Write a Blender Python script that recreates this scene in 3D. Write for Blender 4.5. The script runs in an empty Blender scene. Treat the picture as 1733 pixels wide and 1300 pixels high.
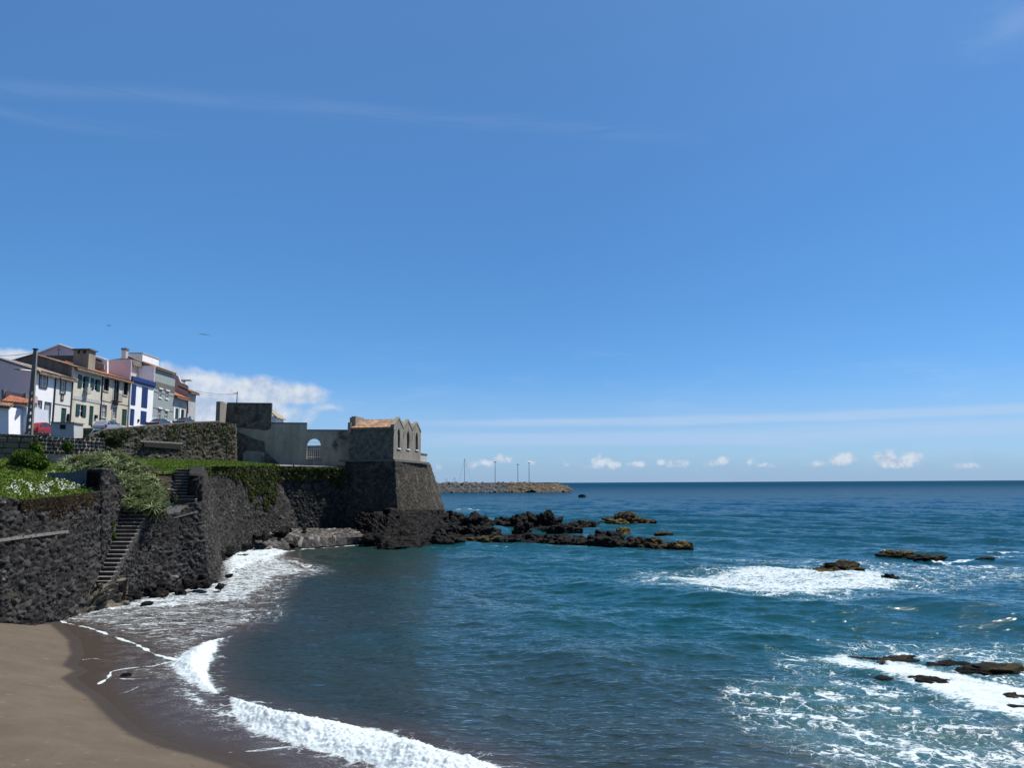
import bpy, math, random, numpy as np
from mathutils import Vector, Matrix, noise as mnoise
random.seed(7); rng = np.random.default_rng(7)
sc = bpy.context.scene; COL = sc.collection
R = math.radians
H = 6.0; F = 1302.0
PITCH = math.atan(167.6/F); ROLL = 0.0052
CM = Matrix.Rotation(R(90)+PITCH, 3, 'X') @ Matrix.Rotation(-ROLL, 3, 'Z')
CAM = Vector((0, 0, H))

def ray(px, py): return CM @ Vector(((px-866.5)/F, -(py-650)/F, -1.0))
def P(px, py, d):
    v = ray(px, py); return CAM + v*(d/v.y)
def G(px, py, z=0.0):
    v = ray(px, py); return CAM + v*((z-H)/v.z)
def FX(px, py, X=-50.0):
    v = ray(px, py); p = CAM + v*(X/v.x); return p.y, p.z

# ------------------------------------------------------------------ tagging
def tag(o, label=None, cat=None, group=None, kind=None):
    if label: o['label'] = label
    if cat: o['category'] = cat
    if group: o['group'] = group
    if kind: o['kind'] = kind
    return o
def empty(name, loc, label, cat, group=None):
    o = bpy.data.objects.new(name, None); COL.objects.link(o); o.location = loc
    return tag(o, label, cat, group)
def org_of(p):
    v = Vector((0, 0, 0))
    while p is not None: v += Vector(p.location); p = p.parent
    return v
def mesh_obj(name, verts, faces, mats, parent=None, loc=None, smooth=False, attrs=None, midx=None):
    V = np.asarray(verts, dtype=np.float64).reshape(-1, 3)
    if parent is not None: o_ = org_of(parent)
    elif loc is not None: o_ = Vector(loc)
    else:
        c = V.mean(0); o_ = Vector((c[0], c[1], V[:, 2].min()))
    V = V - np.array(o_)
    me = bpy.data.meshes.new(name)
    if isinstance(faces, np.ndarray):
        n, k = faces.shape
        me.vertices.add(len(V)); me.vertices.foreach_set('co', V.ravel())
        me.loops.add(n*k); me.loops.foreach_set('vertex_index', faces.ravel().astype(np.int32))
        me.polygons.add(n); me.polygons.foreach_set('loop_start', np.arange(0, n*k, k, dtype=np.int32))
        me.polygons.foreach_set('loop_total', np.full(n, k, dtype=np.int32))
        me.update(calc_edges=True)
    else:
        me.from_pydata([tuple(v) for v in V], [], faces)
    if not isinstance(mats, (list, tuple)): mats = [mats]
    for m in mats: me.materials.append(m)
    if midx is not None: me.polygons.foreach_set('material_index', np.asarray(midx, dtype=np.int32))
    if smooth: me.polygons.foreach_set('use_smooth', np.ones(len(me.polygons), dtype=bool))
    if attrs:
        for k, a in attrs.items():
            at = me.attributes.new(k, 'FLOAT', 'POINT'); at.data.foreach_set('value', np.asarray(a, dtype=np.float32).ravel())
    o = bpy.data.objects.new(name, me); COL.objects.link(o)
    if parent is not None: o.parent = parent
    else: o.location = o_
    return o

class MB:
    def __init__(s): s.v = []; s.f = []
    def poly(s, pts):
        n = len(s.v); s.v += [tuple(p) for p in pts]; s.f.append(tuple(range(n, n+len(pts)))); return s
    def hexa(s, p):      # 8 points: bottom 4 ccw, top 4 ccw
        n = len(s.v); s.v += [tuple(q) for q in p]
        for f in ((3,2,1,0),(4,5,6,7),(0,1,5,4),(1,2,6,5),(2,3,7,6),(3,0,4,7)): s.f.append(tuple(n+i for i in f))
        return s
    def box(s, x0, x1, y0, y1, z0, z1):
        return s.hexa([(x0,y0,z0),(x1,y0,z0),(x1,y1,z0),(x0,y1,z0),(x0,y0,z1),(x1,y0,z1),(x1,y1,z1),(x0,y1,z1)])
    def obox(s, O, U, W, V, u, w, h):   # oriented box; O corner, U,W,V axes
        O, U, W, V = map(Vector, (O, U, W, V))
        p = [O, O+U*u, O+U*u+W*w, O+W*w]
        return s.hexa(p+[q+V*h for q in p])
    def tube(s, a, b, r0, r1=None, n=8):
        a = Vector(a); b = Vector(b); r1 = r0 if r1 is None else r1
        d = (b-a).normalized(); t = Vector((0,0,1)) if abs(d.z) < .9 else Vector((1,0,0))
        e1 = d.cross(t).normalized(); e2 = d.cross(e1); k = len(s.v)
        for (c, r) in ((a, r0), (b, r1)):
            for i in range(n):
                q = 2*math.pi*i/n; s.v.append(tuple(c+e1*math.cos(q)*r+e2*math.sin(q)*r))
        for i in range(n): s.f.append((k+i, k+(i+1) % n, k+n+(i+1) % n, k+n+i))
        s.f.append(tuple(k+i for i in range(n))[::-1]); s.f.append(tuple(k+n+i for i in range(n))); return s
    def prism(s, pts, off):             # polygon extruded by vector off
        n = len(s.v); m = len(pts); off = Vector(off)
        s.v += [tuple(p) for p in pts]+[tuple(Vector(p)+off) for p in pts]
        s.f.append(tuple(range(n, n+m))[::-1]); s.f.append(tuple(range(n+m, n+2*m)))
        for i in range(m): s.f.append((n+i, n+(i+1) % m, n+m+(i+1) % m, n+m+i))
        return s
    def build(s, name, mat, parent=None, loc=None, smooth=False):
        return mesh_obj(name, s.v, s.f, mat, parent, loc, smooth)

# ------------------------------------------------------------------ node helpers
class NT:
    def __init__(s, nt): s.nt = nt; nt.nodes.clear()
    def n(s, typ, props=None, **ins):
        nd = s.nt.nodes.new(typ)
        for k, v in (props or {}).items(): setattr(nd, k, v)
        for k, v in ins.items():
            key = int(k[1:]) if k[0] == 'i' and k[1:].isdigit() else k.replace('_', ' ')
            sock = nd.inputs[key]
            if isinstance(v, bpy.types.NodeSocket): s.nt.links.new(v, sock)
            elif v is not None:
                if isinstance(v, (tuple, list)) and sock.type == 'RGBA' and len(v) == 3: v = (*v, 1)
                sock.default_value = v
        return nd
    def m(s, op, a, b=None, c=None, clamp=False):
        kw = {'i0': a}
        if b is not None: kw['i1'] = b
        if c is not None: kw['i2'] = c
        return s.n('ShaderNodeMath', {'operation': op, 'use_clamp': clamp}, **kw).outputs[0]
    def vm(s, op, a, b=None):
        kw = {'i0': a}
        if b is not None: kw['i1'] = b
        nd = s.n('ShaderNodeVectorMath', {'operation': op}, **kw)
        return nd.outputs[1] if op in ('LENGTH', 'DOT_PRODUCT', 'DISTANCE') else nd.outputs[0]
    def mix(s, f, a, b, mode='MIX'):
        nd = s.nt.nodes.new('ShaderNodeMix'); nd.data_type = 'RGBA'; nd.blend_type = mode
        for i, v in ((0, f), (6, a), (7, b)):
            if isinstance(v, bpy.types.NodeSocket): s.nt.links.new(v, nd.inputs[i])
            else: nd.inputs[i].default_value = (*v, 1) if isinstance(v, tuple) and len(v) == 3 else v
        return nd.outputs[2]
    def ss(s, x, a, b):
        return s.n('ShaderNodeMapRange', {'interpolation_type': 'SMOOTHSTEP'}, Value=x, From_Min=a, From_Max=b).outputs[0]
    def noise(s, vec, scale, detail=4, rough=.55, dist=0):
        return s.n('ShaderNodeTexNoise', None, Vector=vec, Scale=scale, Detail=detail, Roughness=rough, Distortion=dist).outputs[0]
    def attr(s, name): return s.n('ShaderNodeAttribute', {'attribute_name': name}).outputs[2]
    def scale(s, vec, v): return s.vm('MULTIPLY', vec, v)

def new_mat(name):
    m = bpy.data.materials.new(name); m.use_nodes = True; return m, NT(m.node_tree)

def plain(name, c1, c2=None, scale=2.0, rough=.8, bump=.15, bscale=25, spec=.3, metal=0, streak=0, dirt=None, obj_rand=0):
    m, t = new_mat(name)
    co = t.n('ShaderNodeTexCoord').outputs['Object']
    c2 = c2 or tuple(x*.75 for x in c1)
    v = t.scale(co, (1, 1, .25)) if streak else co
    f = t.ss(t.noise(v, scale, 6, .65), .3, .7)
    col = t.mix(f, c1, c2)
    if dirt:
        g = t.ss(t.noise(co, scale*.35, 8, .7, .5), .5, .68)
        col = t.mix(g, col, dirt)
    if obj_rand:
        oi = t.n('ShaderNodeObjectInfo').outputs['Random']
        col = t.mix(1.0, col, t.n('ShaderNodeCombineColor', None, i0=t.m('MULTIPLY_ADD', oi, obj_rand, 1-obj_rand/2), i1=t.m('MULTIPLY_ADD', oi, obj_rand, 1-obj_rand/2), i2=t.m('MULTIPLY_ADD', oi, obj_rand*.7, 1-obj_rand/2)).outputs[0], 'MULTIPLY')
    b = t.n('ShaderNodeBump', None, Strength=bump, Distance=.05, Height=t.noise(co, bscale, 4, .6)).outputs[0]
    p = t.n('ShaderNodeBsdfPrincipled', None, Base_Color=col, Roughness=rough, Metallic=metal, Normal=b, **{'Specular_IOR_Level': spec})
    t.n('ShaderNodeOutputMaterial', None, Surface=p.outputs[0])
    return m

def stone_mat(name, dark, lite, spot=(.22, .21, .19), mortar=None, spotth=.72, green=None, gth=.6, tan=None, tanth=.62):
    """uses vertex attributes id (random per stone) and dm (dome height)"""
    m, t = new_mat(name)
    co = t.n('ShaderNodeTexCoord').outputs['Object']
    idv = t.attr('sid'); dm = t.attr('dm')
    col = t.mix(t.m('POWER', idv, 2.2), dark, lite)
    col = t.mix(t.m('MULTIPLY', t.ss(idv, .88, .97), .8), col, spot)
    n1 = t.noise(co, 9, 5, .7)
    col = t.mix(t.ss(n1, .35, .75), col, t.mix(.5, col, lite))
    sp = t.m('MULTIPLY', t.ss(t.noise(co, 3.2, 7, .75), spotth-.06, spotth+.04), t.ss(n1, .4, .6))
    col = t.mix(sp, col, spot)
    if tan: col = t.mix(t.m('MULTIPLY', t.ss(t.noise(co, .45, 6, .65), tanth-.07, tanth+.07), .8), col, tan)
    col = t.mix(t.ss(dm, .42, .05), col, mortar or tuple(x*.45 for x in dark))
    if green: col = t.mix(t.ss(t.noise(co, .8, 7, .7), gth-.04, gth+.06), col, green)
    b = t.n('ShaderNodeBump', None, Strength=.4, Distance=.04, Height=t.noise(co, 14, 6, .7)).outputs[0]
    p = t.n('ShaderNodeBsdfPrincipled', None, Base_Color=col, Roughness=.9, Normal=b, **{'Specular_IOR_Level': .06})
    t.n('ShaderNodeOutputMaterial', None, Surface=p.outputs[0])
    return m

def leaf_mat(name, c1, c2, rough=.5, trans=.25):
    m, t = new_mat(name)
    geo = t.n('ShaderNodeNewGeometry').outputs['Random Per Island']
    co = t.n('ShaderNodeTexCoord').outputs['Object']
    col = t.mix(t.m('MULTIPLY_ADD', t.noise(co, 1.2, 3), .6, t.m('MULTIPLY', geo, .45)), c1, c2)
    p = t.n('ShaderNodeBsdfPrincipled', None, Base_Color=col, Roughness=rough+.15, **{'Specular_IOR_Level': .12})
    tr = t.n('ShaderNodeBsdfTranslucent', None, Color=col)
    mx = t.n('ShaderNodeMixShader', None, i0=trans, i1=p.outputs[0], i2=tr.outputs[0])
    t.n('ShaderNodeOutputMaterial', None, Surface=mx.outputs[0])
    return m

# ------------------------------------------------------------------ numpy noise
def _h(ix, iy, s=0):
    x = (ix.astype(np.int64)*374761393 + iy.astype(np.int64)*668265263 + s*1274126177) & 0x7fffffff
    x = ((x ^ (x >> 13))*1103515245) & 0x7fffffff
    return ((x ^ (x >> 16)) & 0xffffff)/float(0xffffff)
def vnoise(x, y, s=0):
    ix = np.floor(x); iy = np.floor(y); fx = x-ix; fy = y-iy
    fx = fx*fx*(3-2*fx); fy = fy*fy*(3-2*fy)
    a = _h(ix, iy, s); b = _h(ix+1, iy, s); c = _h(ix, iy+1, s); d = _h(ix+1, iy+1, s)
    return (a*(1-fx)+b*fx)*(1-fy)+(c*(1-fx)+d*fx)*fy
def fbm(x, y, o=4, s=0):
    r = 0; a = .5
    for i in range(o): r = r+a*vnoise(x*2**i+17.3*i, y*2**i+5.1*i, s+i); a *= .5
    return r
def stones(u, v, sw, sh, s=0, brick=False):
    """returns dome height 0..1 and random id"""
    if brick:
        y = v/sh+(fbm(u*.5, v*0, 2, s)-.4)*.25; iy = np.floor(y); x = u/sw*(.8+.4*_h(iy, iy*0, s+8))+.5*(iy % 2)+_h(iy, iy*0, s+9); ix = np.floor(x)
        fx = x-ix; fy = y-iy; e = np.minimum(np.minimum(fx, 1-fx)*sw, np.minimum(fy, 1-fy)*sh)-.02-.03*_h(ix, iy, s+7); return np.clip(e/.03, 0, 1), _h(ix, iy, s+3)
    x = u/sw+ (0 if brick else (fbm(u/sw*.7, v/sh*.7, 2, s+50)-.5)*.9); y = v/sh+(fbm(u/sw*.5, v/sh*.5, 2, s+60)-.5)*(.15 if brick else .9)
    if brick: x = x+.5*(np.floor(y) % 2)
    ix = np.floor(x); iy = np.floor(y)
    f1 = np.full(x.shape, 9.); f2 = np.full(x.shape, 9.); idv = np.zeros(x.shape); tl = np.zeros(x.shape)
    jit = .35 if brick else .85
    for dx in (-1, 0, 1):
        for dy in (-1, 0, 1):
            cx = ix+dx; cy = iy+dy
            px_ = cx+.5+(_h(cx, cy, s+1)-.5)*jit; py_ = cy+.5+(_h(cx, cy, s+2)-.5)*(.12 if brick else jit)
            if brick: d = np.maximum(np.abs(x-px_), np.abs(y-py_)*1.0)
            else: d = np.hypot(x-px_, y-py_)
            m = d < f1
            f2 = np.where(m, f1, np.minimum(f2, d)); idv = np.where(m, _h(cx, cy, s+3), idv); f1 = np.where(m, d, f1)
            tl = np.where(m, (x-px_)*(_h(cx, cy, s+4)-.5)+(y-py_)*(_h(cx, cy, s+5)-.35), tl)
    e = np.clip((f2-f1)*3.4, 0, 1)
    return np.clip(np.sqrt(e*(2-e))*(1+tl*1.5), 0, 1.6), idv

def grid_faces(n, m, off=0):
    i, j = np.meshgrid(np.arange(n-1), np.arange(m-1), indexing='ij')
    a = (i*m+j).ravel()+off
    return np.stack([a, a+m, a+m+1, a+1], 1)

def strip_wall(name, cols, mat, thick=.7, res=.06, st=(.32, .24), disp=.09, big=.15, seed=0, brick=False, parent=None, zbot=-.4, rag=.08, smooth=True):
    """cols: [(bottom, top)] left to right as seen; a solid rubble wall face with cap and back"""
    C = []
    for b, t_ in cols:
        b = Vector(b); t_ = Vector(t_)
        if zbot is not None and b.z > zbot: b = b+(b-t_)*((b.z-zbot)/max(.1, (t_.z-b.z)))
        C.append((b, t_))
    B = np.array([c[0] for c in C]); T = np.array([c[1] for c in C])
    seg = np.maximum(np.linalg.norm(np.diff(T, axis=0), axis=1), np.linalg.norm(np.diff(B, axis=0), axis=1)*.9)
    L = np.concatenate([[0], np.cumsum(seg)]); n = int(L[-1]/res)+2
    u = np.linspace(0, L[-1], n)
    Bi = np.stack([np.interp(u, L, B[:, k]) for k in range(3)], 1); Ti = np.stack([np.interp(u, L, T[:, k]) for k in range(3)], 1)
    hgt = np.linalg.norm(Ti-Bi, axis=1).mean(); m = int(hgt/res)+2
    w = np.linspace(0, 1, m)
    Ppos = Bi[:, None, :]*(1-w)[None, :, None]+Ti[:, None, :]*w[None, :, None]
    du = np.gradient(Ppos, axis=0); dv = np.gradient(Ppos, axis=1)
    k = max(1, int(.25/res)); ker = np.ones(2*k+1)/(2*k+1)
    for c in range(3):
        pad = np.pad(du[:, :, c], ((k, k), (0, 0)), mode='edge')
        du[:, :, c] = np.apply_along_axis(lambda a: np.convolve(a, ker, 'valid'), 0, pad)
    N = np.cross(du, dv); N /= np.linalg.norm(N, axis=2, keepdims=True)+1e-9
    U = np.repeat(u[:, None], m, 1); Vv = np.linalg.norm(Ppos-Bi[:, None, :], axis=2)+Bi[:, None, 2]
    dm, idv = stones(U, Vv, st[0], st[1], seed, brick)
    if not brick:
        d2, i2 = stones(U, Vv, st[0]*.52, st[1]*.52, seed+100); sel = (fbm(U*.9, Vv*.9, 3, seed+15) > .47) & (idv < .62)
        dm = np.where(sel, d2*.7, dm); idv = np.where(sel, i2, idv)
    idv = np.clip(idv*.8+.35*(fbm(U*.5, Vv*.5, 4, seed+9)-.25), 0, 1)
    D = dm*disp*(.45+1.1*idv)+(fbm(U*.35, Vv*.35, 4, seed+20)-.5)*2*big+(fbm(U*4, Vv*4, 4, seed+30)-.5)*.12
    Ppos = Ppos+N*D[:, :, None]
    top = (fbm(u*1.1, u*0, 4, seed+40)-.5)*2*rag
    Ppos[:, :, 2] += top[:, None]*(w[None, :]**6)
    # cap and back rows
    hn = N[:, -1].copy(); hn[:, 2] = 0; hn /= np.linalg.norm(hn, axis=1, keepdims=True)+1e-9
    rows = []; nc = 6
    for q in range(1, nc+1):
        r = Ppos[:, -1]-hn*(thick*q/nc); r[:, 2] += (fbm(u*2, u*0+q*.7, 3, seed+70)-.5)*.06*(q < nc)
        rows.append(r)
    r = rows[-1].copy(); r[:, 2] = Bi[:, 2]; rows.append(r)
    full = np.concatenate([Ppos]+[q[:, None, :] for q in rows], 1); M2 = full.shape[1]
    dmf = np.concatenate([dm, np.full((n, M2-m), .8)], 1); idf = np.concatenate([idv, np.repeat(fbm(u*2, u*0, 3, seed+80)[:, None], M2-m, 1)], 1)
    faces = grid_faces(n, M2)
    flat_v = full.reshape(-1, 3); dmf_ = dmf.ravel(); idf_ = idf.ravel(); ex = []
    for ci, sg in ((0, 1), (n-1, -1)):
        k0 = len(flat_v); bk_ = Ppos[ci]-hn[ci]*thick; flat_v = np.concatenate([flat_v, Ppos[ci], bk_])
        dmf_ = np.concatenate([dmf_, dm[ci], dm[ci]]); idf_ = np.concatenate([idf_, idv[ci], idv[ci]])
        j = np.arange(m-1); q_ = np.stack([k0+j, k0+j+1, k0+m+j+1, k0+m+j], 1); ex.append(q_ if sg > 0 else q_[:, ::-1])
    faces = np.concatenate([faces]+ex)
    o = mesh_obj(name, flat_v, faces, mat, parent, None, smooth, {'sid': idf_, 'dm': dmf_})
    # end caps
    return o, full

def px_patch(name, rows, mat, res=.3, bump=.12, fs=.8, seed=0, parent=None, dom=None):
    """rows: lists of world points (equal count) -> smooth interpolated sheet"""
    A = np.array([[tuple(p) for p in r] for r in rows]); nr, nc = A.shape[:2]
    L = max(np.linalg.norm(np.diff(A, axis=1), axis=2).sum(1).max(), .1); W = max(np.linalg.norm(np.diff(A, axis=0), axis=2).sum(0).max(), .1)
    n = int(W/res)+2; m = int(L/res)+2
    a = np.linspace(0, nr-1, n); b = np.linspace(0, nc-1, m)
    t1 = np.stack([np.stack([np.interp(a, np.arange(nr), A[:, j, k]) for j in range(nc)], 1) for k in range(3)], 2)
    out = np.stack([np.stack([np.interp(b, np.arange(nc), t1[i, :, k]) for i in range(n)], 0) for k in range(3)], 2)
    out[:, :, 2] += (fbm(out[:, :, 0]*fs, out[:, :, 1]*fs, 4, seed)-.47)*2*bump
    at = None
    if dom:
        dm, idv = stones(out[:, :, 0], out[:, :, 1], dom, dom, seed); out[:, :, 2] += dm*dom*.35*(idv**1.5)
        at = {'sid': idv.ravel(), 'dm': dm.ravel()}
    o = mesh_obj(name, out.reshape(-1, 3), grid_faces(n, m), mat, parent, None, True, at)
    return o, out

def poly_sdf(X, Y, pts):
    """signed distance, positive inside"""
    d = np.full(X.shape, 1e18); ins = np.zeros(X.shape, bool); n = len(pts)
    for i in range(n):
        ax, ay = pts[i][0], pts[i][1]; bx, by = pts[(i+1) % n][0], pts[(i+1) % n][1]
        ex, ey = bx-ax, by-ay; wx, wy = X-ax, Y-ay
        t = np.clip((wx*ex+wy*ey)/(ex*ex+ey*ey+1e-12), 0, 1)
        d = np.minimum(d, (wx-ex*t)**2+(wy-ey*t)**2)
        c = ((ay > Y) != (by > Y)) & (X < (bx-ax)*(Y-ay)/((by-ay) if abs(by-ay) > 1e-12 else 1e-12)+ax)
        ins ^= c
    return np.where(ins, 1, -1)*np.sqrt(d)

def line_dist(X, Y, pts):
    d = np.full(X.shape, 1e18)
    for i in range(len(pts)-1):
        ax, ay = pts[i][0], pts[i][1]; bx, by = pts[i+1][0], pts[i+1][1]
        ex, ey = bx-ax, by-ay; wx, wy = X-ax, Y-ay
        t = np.clip((wx*ex+wy*ey)/(ex*ex+ey*ey+1e-12), 0, 1)
        d = np.minimum(d, (wx-ex*t)**2+(wy-ey*t)**2)
    return np.sqrt(d)
def GP(l): return [tuple(G(a, b)[:2]) for a, b in l]
def sst(x, a, b):
    t = np.clip((x-a)/(b-a), 0, 1); return t*t*(3-2*t)

# ------------------------------------------------------------------ camera, light, sky
cam = bpy.data.cameras.new('camera'); camo = bpy.data.objects.new('camera', cam); COL.objects.link(camo)
camo.matrix_world = Matrix.Translation(CAM) @ CM.to_4x4()
cam.sensor_fit = 'HORIZONTAL'; cam.sensor_width = 36; cam.lens = F/1733*36; cam.clip_end = 60000; cam.clip_start = .1
sc.camera = camo
UZ = Vector((0,0,1))
SUN_AZ = R(55); SUN_EL = R(60)        # azimuth measured from +Y towards +X
sd = Vector((math.sin(SUN_AZ)*math.cos(SUN_EL), math.cos(SUN_AZ)*math.cos(SUN_EL), math.sin(SUN_EL)))
sun = bpy.data.lights.new('sun', 'SUN'); suno = bpy.data.objects.new('sun', sun); COL.objects.link(suno)
sun.energy = 5.0; sun.angle = R(.53); sun.color = (1, .955, .89)
suno.rotation_euler = sd.to_track_quat('Z', 'Y').to_euler()
sc.view_settings.view_transform = 'Standard'; sc.view_settings.look = 'None'; sc.view_settings.exposure = .47; sc.view_settings.gamma = 1

w = bpy.data.worlds.new('World'); sc.world = w; w.use_nodes = True
t = NT(w.node_tree)
sky = t.n('ShaderNodeTexSky', {'sky_type': 'NISHITA', 'sun_disc': False, 'sun_elevation': SUN_EL, 'sun_rotation': SUN_AZ, 'altitude': 0, 'air_density': 1.0, 'dust_density': .35, 'ozone_density': 2.2})
co = t.n('ShaderNodeTexCoord').outputs['Generated']
sep = t.n('ShaderNodeSeparateXYZ', None, Vector=co)
az = t.m('MULTIPLY', t.m('ARCTAN2', sep.outputs[0], sep.outputs[1]), 57.29578)
el = t.m('MULTIPLY', t.m('ARCSINE', sep.outputs[2]), 57.29578)
ae = t.n('ShaderNodeCombineXYZ', None, X=az, Y=el, Z=0.0).outputs[0]
rp_ = t.n('ShaderNodeValToRGB', None, i0=t.m('DIVIDE', el, 90.0)); cr = rp_.color_ramp      # deeper blue than stock in view; unseen zenith brightened to lift the shade
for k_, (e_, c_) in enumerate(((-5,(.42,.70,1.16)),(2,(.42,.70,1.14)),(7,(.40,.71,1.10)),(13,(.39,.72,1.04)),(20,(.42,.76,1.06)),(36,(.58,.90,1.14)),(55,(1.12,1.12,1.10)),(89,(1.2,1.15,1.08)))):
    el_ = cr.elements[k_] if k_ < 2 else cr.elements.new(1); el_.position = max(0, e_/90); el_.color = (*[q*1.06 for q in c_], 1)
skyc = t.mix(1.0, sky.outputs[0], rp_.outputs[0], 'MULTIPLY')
skyc = t.mix(t.m('MULTIPLY', t.ss(az, 10, -35), 1.0), skyc, t.mix(1.0, skyc, (1.22, 1.2, 1.17), 'MULTIPLY'))
def AE(px, py):
    v = ray(px, py).normalized(); return math.degrees(math.atan2(v.x, v.y)), math.degrees(math.asin(v.z))
def blobs(lst, nz, k, lo, hi, warp=None):
    acc = None
    for (px, py, rx, ry, s_) in lst:
        a, e = AE(px, py); q = .0415
        d = t.vm('LENGTH', t.vm('MULTIPLY', t.vm('SUBTRACT', warp or ae, (a, e, 0)), (1/(rx*q), 1/(ry*q), 0)))
        v = t.m('MULTIPLY', t.m('SUBTRACT', 1.0, d), s_)
        acc = v if acc is None else t.m('MAXIMUM', acc, v)
    return t.ss(t.m('ADD', acc, t.m('MULTIPLY', t.m('SUBTRACT', nz, .5), k)), lo, hi)
CLOUD = (7.6, 8.0, 8.6)
# thin bright bands low over the sea
nb = t.noise(t.scale(ae, (.045, 1.1, 0)), 1.0, 5, .55, .4)
wisp = t.noise(t.scale(ae, (.12, .6, 0)), 1.0, 6, .6, .5)
def band(e0, wd, a0, a1, s_, soft=.5):
    g = t.m('SUBTRACT', 1.0, t.m('ABSOLUTE', t.m('DIVIDE', t.m('SUBTRACT', el, t.m('MULTIPLY_ADD', nb, wd*1.2, e0-wd*.6)), wd)), clamp=True)
    g = t.ss(g, 0, .8)
    return t.m('MULTIPLY', t.m('MULTIPLY', g, t.ss(az, a0, a1)), s_)
lowveil = t.m('MULTIPLY', t.ss(el, 8.5, 3.0), .30)
fac = t.m('ADD', lowveil, band(4.45, .5, -14, 3, .46))
fac = t.m('ADD', fac, band(3.2, .9, -18, 0, .36))
fac = t.m('ADD', fac, t.m('MULTIPLY', t.m('MULTIPLY', t.ss(wisp, .48, .75), t.ss(el, 12, 6)), .16))
skyc = t.mix(t.m('MINIMUM', fac, .9), skyc, (4.6, 6.2, 8.6))
# grey-blue bank hugging the horizon
bank = t.m('MULTIPLY', t.ss(t.m('ADD', el, t.m('MULTIPLY', t.noise(t.scale(ae, (.5, .9, 0)), 1.0, 6, .6), 1.6)), 2.9, 1.3), .42)
skyc = t.mix(bank, skyc, (2.85, 4.35, 6.9))
# high cirrus streak top left
def streak(pl_, wd, s_, lo, hi):
    k2, k1, k0 = [float(q) for q in np.polyfit([q[0] for q in pl_], [q[1] for q in pl_], 2)]
    line = t.m('MULTIPLY_ADD', t.m('MULTIPLY_ADD', az, k2, k1), az, k0)
    line = t.m('ADD', line, t.m('MULTIPLY', t.m('SUBTRACT', t.noise(t.scale(ae, (.06, .03, 0)), 1.0, 3), .5), 1.6))
    g = t.m('SUBTRACT', 1.0, t.m('ABSOLUTE', t.m('DIVIDE', t.m('SUBTRACT', el, line), wd)), clamp=True)
    f = t.noise(t.scale(ae, (.1, 1.4, 0)), 1.0, 6, .6, .3)
    return t.m('MULTIPLY', t.m('MULTIPLY', t.m('MULTIPLY', t.ss(g, 0, 1), t.ss(f, .3, .65)), t.m('MULTIPLY', t.ss(az, lo-6, lo), t.ss(az, hi+9, hi))), s_)
cir = t.m('ADD', streak([AE(0,142), AE(300,172), AE(620,187), AE(1250,238)], .9, .06, -60, 8), streak([AE(0,185), AE(100,205), AE(200,222)], .6, .07, -60, -32))
cir = t.m('ADD', cir, t.m('MULTIPLY', blobs([(1720, 40, 120, 50, 1)], t.noise(t.scale(ae, (.25, .6, 0)), 1.0, 7, .65), 1.6, .0, 1.2), .14))
skyc = t.mix(cir, skyc, (6.0, 7.0, 8.4))
# cumulus: big one behind the fort, small ones over the horizon
cn = t.noise(ae, .42, 9, .62, .25); cn2 = t.noise(ae, 1.1, 9, .62, .2)
big = blobs([(330, 668, 120, 50, 1.3), (430, 668, 95, 38, 1.3), (500, 668, 70, 26, 1.0), (280, 640, 70, 26, 1.0), (20, 603, 65, 14, 1.0), (360, 705, 150, 40, 1.1), (560, 690, 50, 12, .5), (490, 700, 60, 25, .6)], cn, 1.45, .0, .6)
shade = t.ss(t.noise(t.vm('ADD', ae, (0.3, -.5, 0)), .5, 7, .6), .35, .62)
skyc = t.mix(t.m('MULTIPLY', big, .9), skyc, t.mix(shade, (4.5, 5.5, 7.2), CLOUD))
sm_l = [(1016, 783, 26, 13, 1.2), (1035, 788, 18, 9, 1), (1078, 786, 18, 6, .8), (1120, 783, 12, 6, .8), (1148, 785, 22, 8, .9), (1205, 785, 22, 9, .9), (1225, 779, 14, 9, 1),
        (1270, 783, 14, 8, .8), (1290, 788, 22, 6, .5), (1428, 776, 24, 14, 1.3), (1500, 778, 24, 17, 1.3), (1538, 776, 24, 12, 1.1), (1518, 785, 34, 11, 1), (1630, 787, 34, 7, .7), (1380, 786, 20, 6, .6),
        (850, 778, 22, 11, 1.0), (828, 784, 22, 9, .7), (895, 783, 12, 6, .8), (798, 785, 20, 10, .5), (960, 788, 14, 5, .6), (745, 792, 14, 8, .4), (1010, 790, 30, 6, .6)]
small = blobs(sm_l, cn2, 2.3, .02, .75)
skyc = t.mix(t.m('MULTIPLY', small, .8), skyc, t.mix(t.ss(t.noise(t.vm('ADD', ae, (.15, -.3, 0)), 1.3, 7, .6), .35, .6), (4.4, 5.3, 7.0), (7.0, 7.6, 8.4)))
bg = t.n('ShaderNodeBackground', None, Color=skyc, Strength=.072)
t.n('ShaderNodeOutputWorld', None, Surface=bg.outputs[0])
w.cycles.sampling_method = 'MANUAL' if hasattr(w.cycles, 'sampling_method') else w.cycles.sampling_method
w.cycles.sample_map_resolution = 1024

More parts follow.
